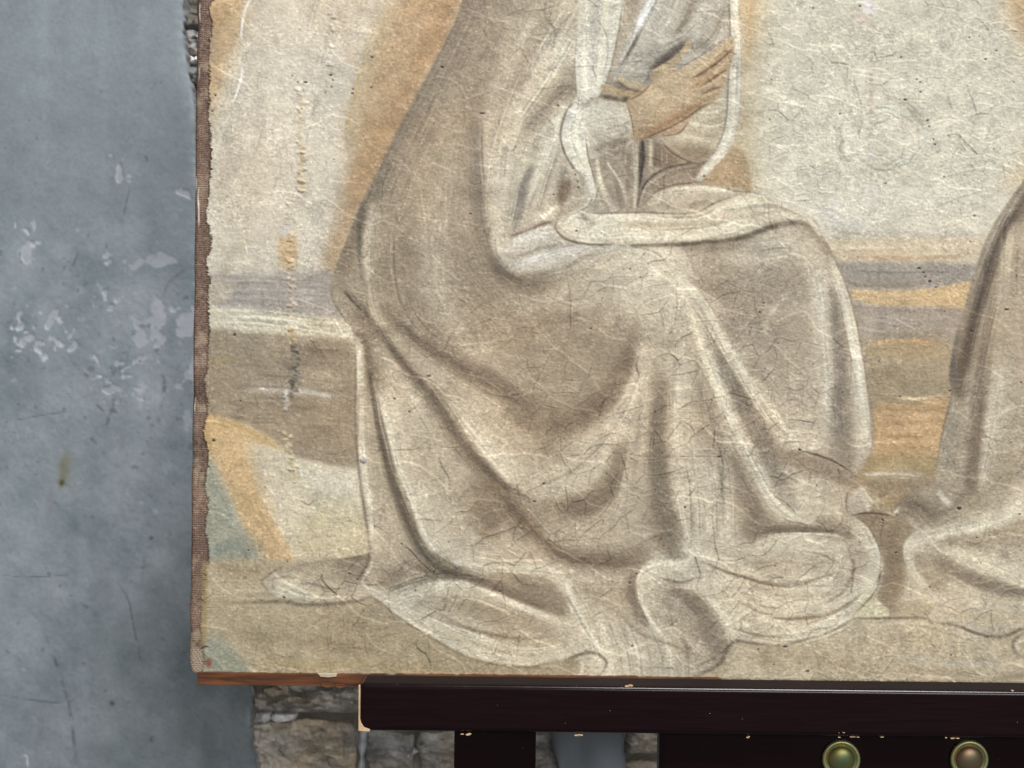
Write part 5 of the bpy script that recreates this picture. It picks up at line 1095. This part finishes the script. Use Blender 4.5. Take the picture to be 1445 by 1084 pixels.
def build_masonry():
    R = np.random.default_rng(5)
    YM = YW + .024
    # mortar bed
    ys = np.linspace(-270, 1380, 330); xs = np.linspace(150, 1720, 320)
    px, py = np.meshgrid(xs, ys)
    nz = Paint(0, 0, 400, 400, (1, 1, 1), 31)
    a = nz.fbm(20, 3); a = bil(a, (px - 150) / 4, (py + 270) / 4.3)
    b = bil(nz.fbm(60, 2), (px - 150) / 4, (py + 270) / 4.3)
    f = SC * (D + YM) / D; c, s = math.cos(ROLL), math.sin(ROLL)
    dx, dy = px - CX, py - CY
    col = srgb_lin(np.clip(np.array((146, 141, 134), np.float32) * (1 + .10 * a + .06 * b)[..., None], 20, 240))
    me = grid_mesh('mortar_bed', (dx * c + dy * s) * f, YM - .0025 * a, -(-dx * s + dy * c) * f, col)
    o = child(link('mortar_bed', me, None, M_mortar), wall)

    def stone(x0, y0, x1, y1, base, depth=.02, seed=0, rough=1., nx=None):
        """one rough-faced block: a lumpy sheet with rounded returns"""
        r = np.random.default_rng(seed)
        w, h = x1 - x0, y1 - y0
        nx = int(np.clip(w / 2.0, 14, 96)); ny = int(np.clip(h / 1.8, 12, 44))
        u, v = np.meshgrid(np.linspace(-1, 1, nx), np.linspace(-1, 1, ny))
        def lump(cells):
            g = r.standard_normal((cells[1] + 3, cells[0] + 3))
            return bil(g, (u * .5 + .5) * cells[0], (v * .5 + .5) * cells[1])
        n = lump((3, 2)) * .7 + lump((max(int(w / 22), 2), max(int(h / 9), 2))) * .55 + lump((max(int(w / 10), 3), max(int(h / 4), 3))) * .34 + lump((nx // 2, ny - 3)) * .20
        edge = np.maximum(np.abs(u) ** 14, np.abs(v) ** 8)
        px = x0 + (u * .5 + .5) * w + 2.5 * lump((3, 3)) * (1 - .3 * edge); py = y0 + (v * .5 + .5) * h + 2.0 * lump((4, 2))
        Y = YM - depth * (1 - edge) * (.6) - .0045 * rough * n * (1 - edge) + .004
        f = SC * (D + YM) / D; dx, dy = px - CX, py - CY
        cc = (np.array(base, np.float32) * .55 + np.mean(base) * .45) * 1.34 * (1 + .10 * lump((4, 3)) + .09 * lump((max(int(w / 12), 3), max(int(h / 5), 3))) + .05 * lump((nx - 3, ny - 3)))[..., None]
        wm = lump((4, 3))[..., None] * np.array((5, 1, -5), np.float32)
        me = grid_mesh('stone', (dx * c + dy * s) * f, Y, -(-dx * s + dy * c) * f, srgb_lin(np.clip(cc + wm, 12, 235)))
        child(link('stone', me, None, M_stone), wall)
    A = (128, 120, 108); B = (140, 128, 112); Cc = (116, 110, 102)
    # seen below the picture
    stone(346, 940, 530, 1007, (126, 119, 108), .022, 3, 1.3)
    stone(352, 1016, 506, 1104, (144, 132, 114), .020, 4, 1.3)
    stone(534, 946, 668, 1024, (122, 114, 104), .02, 5); stone(518, 1030, 584, 1100, (126, 120, 110), .018, 6); stone(588, 1028, 690, 1096, (128, 122, 112), .02, 7)
    stone(674, 950, 800, 1020, Cc, .018, 8); stone(694, 1026, 800, 1100, Cc, .018, 9)
    stone(880, 1000, 1010, 1064, (140, 132, 120), .022, 10, 1.3); stone(874, 1072, 985, 1130, (132, 124, 112), .02, 11); stone(806, 940, 1000, 992, A, .018, 12)
    # sliver beside the upper left corner
    stone(246, -60, 330, 10, (122, 118, 112), .022, 13, 1.2); stone(250, 14, 350, 44, (84, 80, 76), .02, 14, 1.1)
    stone(262, 92, 370, 126, (96, 94, 90), .02, 15, 1.2); stone(266, 56, 290, 78, (120, 112, 106), .018, 16); stone(270, 130, 360, 168, (90, 90, 88), .02, 17)
    # the courses going on behind the picture and below the frame
    y = 172; k = 40
    while y < 930:
        h = R.uniform(44, 74); x = plaster_edge(y + h / 2) - 14
        while x < 660:
            w = R.uniform(80, 170); t = [A, B, Cc][R.integers(3)]
            stone(x, y, x + w - 9, min(y + h - 9, 934), np.array(t) + R.uniform(-10, 10), .02, k, 1.1); x += w; k += 1
        y += h
    for yy0, yy1, xs0 in ((1108, 1170, 366), (1178, 1250, 380), (1258, 1330, 396)):
        x = xs0
        while x < 1650:
            w = R.uniform(90, 180); stone(x, yy0, x + w - 9, yy1, np.array([A, B, Cc][R.integers(3)]) + R.uniform(-10, 10), .02, k, 1.1); x += w; k += 1
    for yy0, yy1 in ((945, 1020), (1028, 1098)):
        x = 1016 if yy0 < 1000 else 992
        while x < 1650:
            w = R.uniform(90, 180); stone(x, yy0, x + w - 9, yy1, np.array([A, B, Cc][R.integers(3)]) + R.uniform(-10, 10), .02, k, 1.1); x += w; k += 1
    # a smear of grey plaster left on the stones and a run of white paint
    u, v = np.meshgrid(np.linspace(0, 1, 34), np.linspace(0, 1, 46))
    n1 = bil(nz.blur(nz.m2, 5.) * 3, u * 60, v * 80)
    L = 776 + 2 * n1; Rr = 884 + 3 * np.sin(v * 17) + 2 * np.sin(v * 41) - 10 * v
    px = L + (Rr - L) * u; py = 955 + v * 240
    e = np.maximum(np.abs(2 * u - 1) ** 24, np.abs(2 * v - 1) ** 30)
    dx, dy = px - CX, py - CY
    col = srgb_lin(np.clip(np.array((122, 130, 138), np.float32) * (1 + .08 * bil(nz.m1, u * 50, v * 70) + .05 * n1)[..., None], 20, 230))
    me = grid_mesh('plaster_patch', (dx * c + dy * s) * f, YM - .0235 * (1 - e) - .0008 * n1 + .002, -(-dx * s + dy * c) * f, col)
    o = child(link('plaster_patch', me, None, M_plaster), wall); o['label'] = 'leftover patch of grey plaster on the stones'
    u, v = np.meshgrid(np.linspace(-1, 1, 7), np.linspace(0, 1, 30))
    w = 5.2 + 1.5 * np.sin(v * 9) + 1.2 * np.sin(v * 23 + 1)
    px = 514 - 6 * v + w * u; py = 1022 + 100 * v
    dx, dy = px - CX, py - CY
    col = np.repeat(srgb_lin((196, 200, 208))[None, None, :], 30, 0).repeat(7, 1)
    me = grid_mesh('white_paint_run', (dx * c + dy * s) * f, YM - .008 + .006 * u ** 2 + .001 * np.sin(v * 30), -(-dx * s + dy * c) * f, col)
    o = child(link('white_paint_run', me, None, M_mortar), wall); o['label'] = 'run of whitish paint in a vertical joint'
    for x0, y0, x1, y1, sd in ((350, 1003, 384, 1020, 71), (384, 1005, 420, 1018, 72), (574, 1052, 586, 1066, 73), (262, 44, 284, 56, 74), (264, 78, 290, 92, 75)):
        stone(x0, y0, x1, y1, (166, 164, 164), .017, sd, .6)

build_masonry()

# ------------------------------------------------------------------ painting on canvas
pic = empty('canvas_painting', P3(860, 966, .012), 'aged cracked oil painting of a seated robed figure on unframed canvas', 'painting')

def build_canvas():
    P, fig, right = paint_picture()
    age_picture(P, fig, right)
    c, s = math.cos(ROLL), math.sin(ROLL)
    def uv(px, py):
        dx, dy = px - CX, py - CY
        return dx * c + dy * s, -dx * s + dy * c
    uL = uv(270, 600)[0]; uR = uv(1660, 500)[0]; vT = uv(860, -225)[1]; vB = uv(700, 957)[1]
    uF = uv(1465, 500)[0]; vF = uv(860, -14)[1]
    st = 1.06
    us = np.concatenate([np.arange(0, 7, .8), np.arange(7, uF - uL, st), np.arange(uF - uL, uR - uL, 5.)]) + uL
    vs_ = np.concatenate([np.arange(vT, vF, 5.), np.arange(vF, vB - 5, st), np.arange(vB - 5, vB + .01, .8)])
    U, V = np.meshgrid(us, vs_)
    px = U * c - V * s + CX; py = U * s + V * c + CY
    col = srgb_lin(bil(P.c, px - P.x0 - .5, py - P.y0 - .5)); h = bil(P.h, px - P.x0 - .5, py - P.y0 - .5)
    r = 7.0                                                     # the turn-over round the stretcher
    dl = np.clip(r - (U - uL), 0, r); db = np.clip(r * .8 - (vB - V), 0, r * .8)
    turn = (r - np.sqrt(np.maximum(r * r - dl * dl, 0))) + .6 * (r - np.sqrt(np.maximum(r * r - db * db, 0)))
    wob = np.clip(1 - (U - uL) / 25, 0, 1) * .5 * np.interp(V, np.linspace(vT, vB, 40), np.random.default_rng(3).standard_normal(40))
    corner = np.clip(1 - np.hypot(U - uL, V - vB) / 26., 0, 1)
    X = (U + wob * (U < uL + 26) + 3.5 * corner ** 2) * SC; Z = -V * SC + 3 * corner ** 2 * SC; Y = -h * SC * 1.6 + turn * SC
    # turned edge going back over the stretcher side
    k = np.array([4, 12, 24, 36, 46]) * SC
    Xs = np.repeat(X[:, :1], 5, 1); Zs = np.repeat(Z[:, :1], 5, 1); Ys = Y[:, :1] + k[None, ::-1]
    lin = np.repeat(col[:, :1], 5, 1) * .95
    me = grid_mesh('painted_canvas', np.hstack([Xs, X]), np.hstack([Ys, Y]), np.hstack([Zs, Z]), np.concatenate([lin, col], 1))
    o = child(link('painted_canvas', me, None, M_canvas), pic)
    o['label'] = 'oil on linen: seated figure in pale drapery, hands crossed, brown linen bare at the turned edge'
    return uL, uR, vT, vB

uL, uR, vT, vB = build_canvas()

def stretcher():
    m = 4
    for x0, x1, z0, z1 in ((uL + m, uL + 130, vT + m, vB - m), (uR - 130, uR - m, vT + m, vB - m), (uL + 130, uR - 130, vT + m, vT + 130), (uL + 130, uR - 130, vB - 130, vB - m)):
        me = prism('stretcher_bar', [(x0 * SC, -z0 * SC), (x1 * SC, -z0 * SC), (x1 * SC, -z1 * SC), (x0 * SC, -z1 * SC)], .0045, .0185, .001)
        child(link('stretcher_bar', me, None, M_strip, False), pic)
stretcher()

def lath():
    """thin stained batten nailed along the foot of the canvas, top arris torn and uneven"""
    YF = -.0022
    R = np.random.default_rng(12)
    def uvp(px, py):
        v = P3(px, py, YF); return v.x, v.z
    top = []
    xs = np.concatenate([np.arange(279, 1018, 6.), [1018]])
    for x in xs:
        y = 949.0 + (x - 280) * .0105 + R.uniform(-.5, .5) - (.8 if 520 < x < 900 else 0)
        if 448 < x < 476: y += 4.5 + R.uniform(-1, 1)
        if 546 < x < 556 or 640 < x < 650: y += 2
        top.append(uvp(x, y))
    bot = [uvp(x, 966.5 + (x - 280) * .0105 + R.uniform(-.4, .4)) for x in xs[::-1]]
    me = prism('wooden_lath', top + bot, YF, .012, .0004, 2)
    o = child(link('wooden_lath', me, None, M_lath, False), pic); o['label'] = 'thin stained wooden lath along the foot of the canvas'
    for x, y, w, h in ((462, 967.5, 10, 3.5), (480, 968.5, 8, 3)):
        q = [uvp(x - w, y - h), uvp(x + w * .8, y - h), uvp(x + w, y + h * .3), uvp(x, y + h), uvp(x - w * .8, y + h * .4)]
        child(link('splinter', prism('splinter', q, YF - .0004, .006, .0002, 1), None, M_lath, False), pic)
    # scraps of paint and ground that came over the lath
    for x, y, w, h in ((462, 953, 14, 3), (553, 956, 6, 2), (648, 957, 5, 2)):
        q = [uvp(x - w, y - h), uvp(x + w, y - h), uvp(x + w * .9, y + h * .6), uvp(x + w * .1, y + h), uvp(x - w * .7, y + h * .7)]
        child(link('paint_scrap', prism('paint_scrap', q, YF - .0006, YF + .001, .0002, 1), None, mat_wood('ground_scrap', (176, 164, 138), (196, 186, 160), .8, (200, 200, 200)), False), pic)
lath()

# ------------------------------------------------------------------ easel
easel = empty('studio_easel', P3(860, 1300, .01), 'dark lacquered wooden studio easel with a chipped ledge carrying the painting', 'easel')

def box(name, x0, y0, x1, y1, Ya, Yb, m, bev=.001, seg=3, Yref=None):
    a = P3(x0, y0, Ya if Yref is None else Yref); b = P3(x1, y1, Ya if Yref is None else Yref)
    return child(link(name, bar(name, a.x, b.x, b.z, a.z, Ya, Yb, bev, seg + 2), None, m), easel)

def build_easel():
    YB, YFr = -.0032, -.0262
    # ledge: a bar with a rounded end and eased arrises
    a = P3(507, 967, YFr); x0 = a.x; z1 = P3(507, 967.5, YFr).z + .0014; z0 = P3(512, 1032, YFr).z
    x1 = P3(1660, 1000, YFr).x
    r = .0046
    th = np.linspace(0, math.pi / 2, 7)
    out = [(x1, z1), (x0 + .0012, z1), (x0, z1 - .002)] + [(x0 + .0030 * (1 - math.cos(t)), z0 + .0030 * (1 - math.sin(t))) for t in th] + [(x1, z0)]
    me = bar('ledge', x0, x1, z0, z1, YFr, YB, .0029, 8)
    led = child(link('ledge', me, None, M_black), easel)
    # bare wood at the end grain and knocked corner
    def scrap(name, pts, Y, th=.0006):
        me = prism(name, pts, Y - th, Y + .002, .0002, 1); return child2(link(name, me, None, M_raw, False), led)
    def child2(o, p):
        o.parent = p; o.location = (0, 0, 0); return o
    me = prism('end_grain', [(x0 - .0005, z1 - .003), (x0 + .001, z1 - .0026), (x0 + .001, z0 + .0012), (x0 - .0005, z0 + .0006)], YFr + .0012, YB - .001, .0003, 1)
    child2(link('end_grain', me, None, M_raw, False), led)
    e = [(x0 - .0004, z1 - .0012), (x0 + .0005, z1 - .0016), (x0 + .0004, z0 + .0075), (x0 + .0012, z0 + .0046), (x0 + .0030, z0 + .0022), (x0 + .0062, z0 + .0010), (x0 + .0058, z0 - .0002), (x0 - .0002, z0 + .0002)]
    scrap('chipped_corner', e, YFr + .0002)
    R = np.random.default_rng(9)
    def chips(px0, px1, py, n, w, h, Y):
        for _ in range(n):
            x = R.uniform(px0, px1); q = P3(x, py + R.uniform(-.8, .8), Y); ww = R.uniform(.3, 1) * w * SC; hh = R.uniform(.4, 1) * h * SC
            scrap('chip', [(q.x - ww, q.z + hh * .4), (q.x - ww * .2, q.z + hh), (q.x + ww, q.z + hh * .5), (q.x + ww * .5, q.z - hh * .6), (q.x - ww * .6, q.z - hh)], Y, .0003)
    YFf = YFr - .00005
    chips(652, 664, 1036.5, 3, 4, 1.2, YFr + .0012); chips(815, 826, 1037.5, 3, 5, 1.2, YFr + .0012); chips(1020, 1060, 1040.5, 2, 3, .8, YFr + .0012)
    chips(1175, 1250, 1040, 4, 5, .9, YFr + .0012); chips(1160, 1200, 1034, 4, 1.6, .7, YFf); chips(1320, 1360, 1042, 4, 4, 1, YFr + .0012); chips(885, 893, 968.5, 3, 4, 2, YFr + .0010)
    for x in (985, 1428): chips(x, x + 3, 975, 2, 2.5, 1.6, YFr + .0010)
    for _ in range(5):
        xq = R.uniform(560, 1440); chips(xq, xq + 1, R.uniform(985, 1030), 1, .8, .6, YFf)
    # shelf the canvas stands on, hidden behind the ledge
    box('shelf', 520, 969.5 + .0105 * 240, 1640, 1010, YB - .0002, .040, M_black, .0008, 2, Yref=YB)
    # upright mast and the cross block with its two dome nuts
    box('mast', 641.5, 985, 750.5, 1560, .006, .030, M_black, .0012, 3)
    a = P3(931, 1000, -.010); b = P3(1640, 1150, -.010)
    child(link('cross_block', bar('cross_block', a.x, b.x, P3(931, 1112, -.010).z, a.z, -.010, .006, .0035, 6), None, M_black), easel)
    for i, (x, y) in enumerate(((1186.5, 1071), (1367, 1071))):
        q = P3(x, y, -.0105)
        m = (M_zinc, M_zinc2)[i]
        R0 = 27 * SC * .985
        w = link('bolt', lathe('bolt', [(.0, -.0012), (.007, -.0012), (R0 * .80, -.0013), (R0 * .84, -.0021), (R0 * .93, -.0021), (R0, -.0014), (R0, 0), (.0, 0)], 48), None, M_washer)
        w.parent = easel; w.location = q - easel.location
        w['label'] = 'zinc bolt with a domed nut in a dished washer'
        prof = [(R0 * .72, -.0008), (R0 * .72, -.0016)] + [(R0 * .71 * math.cos(t), -.0014 - .0026 * math.sin(t)) for t in np.linspace(.1, math.pi / 2, 14)]
        dm = link('dome_nut', lathe('dome_nut', prof, 48), w, m)
build_easel()
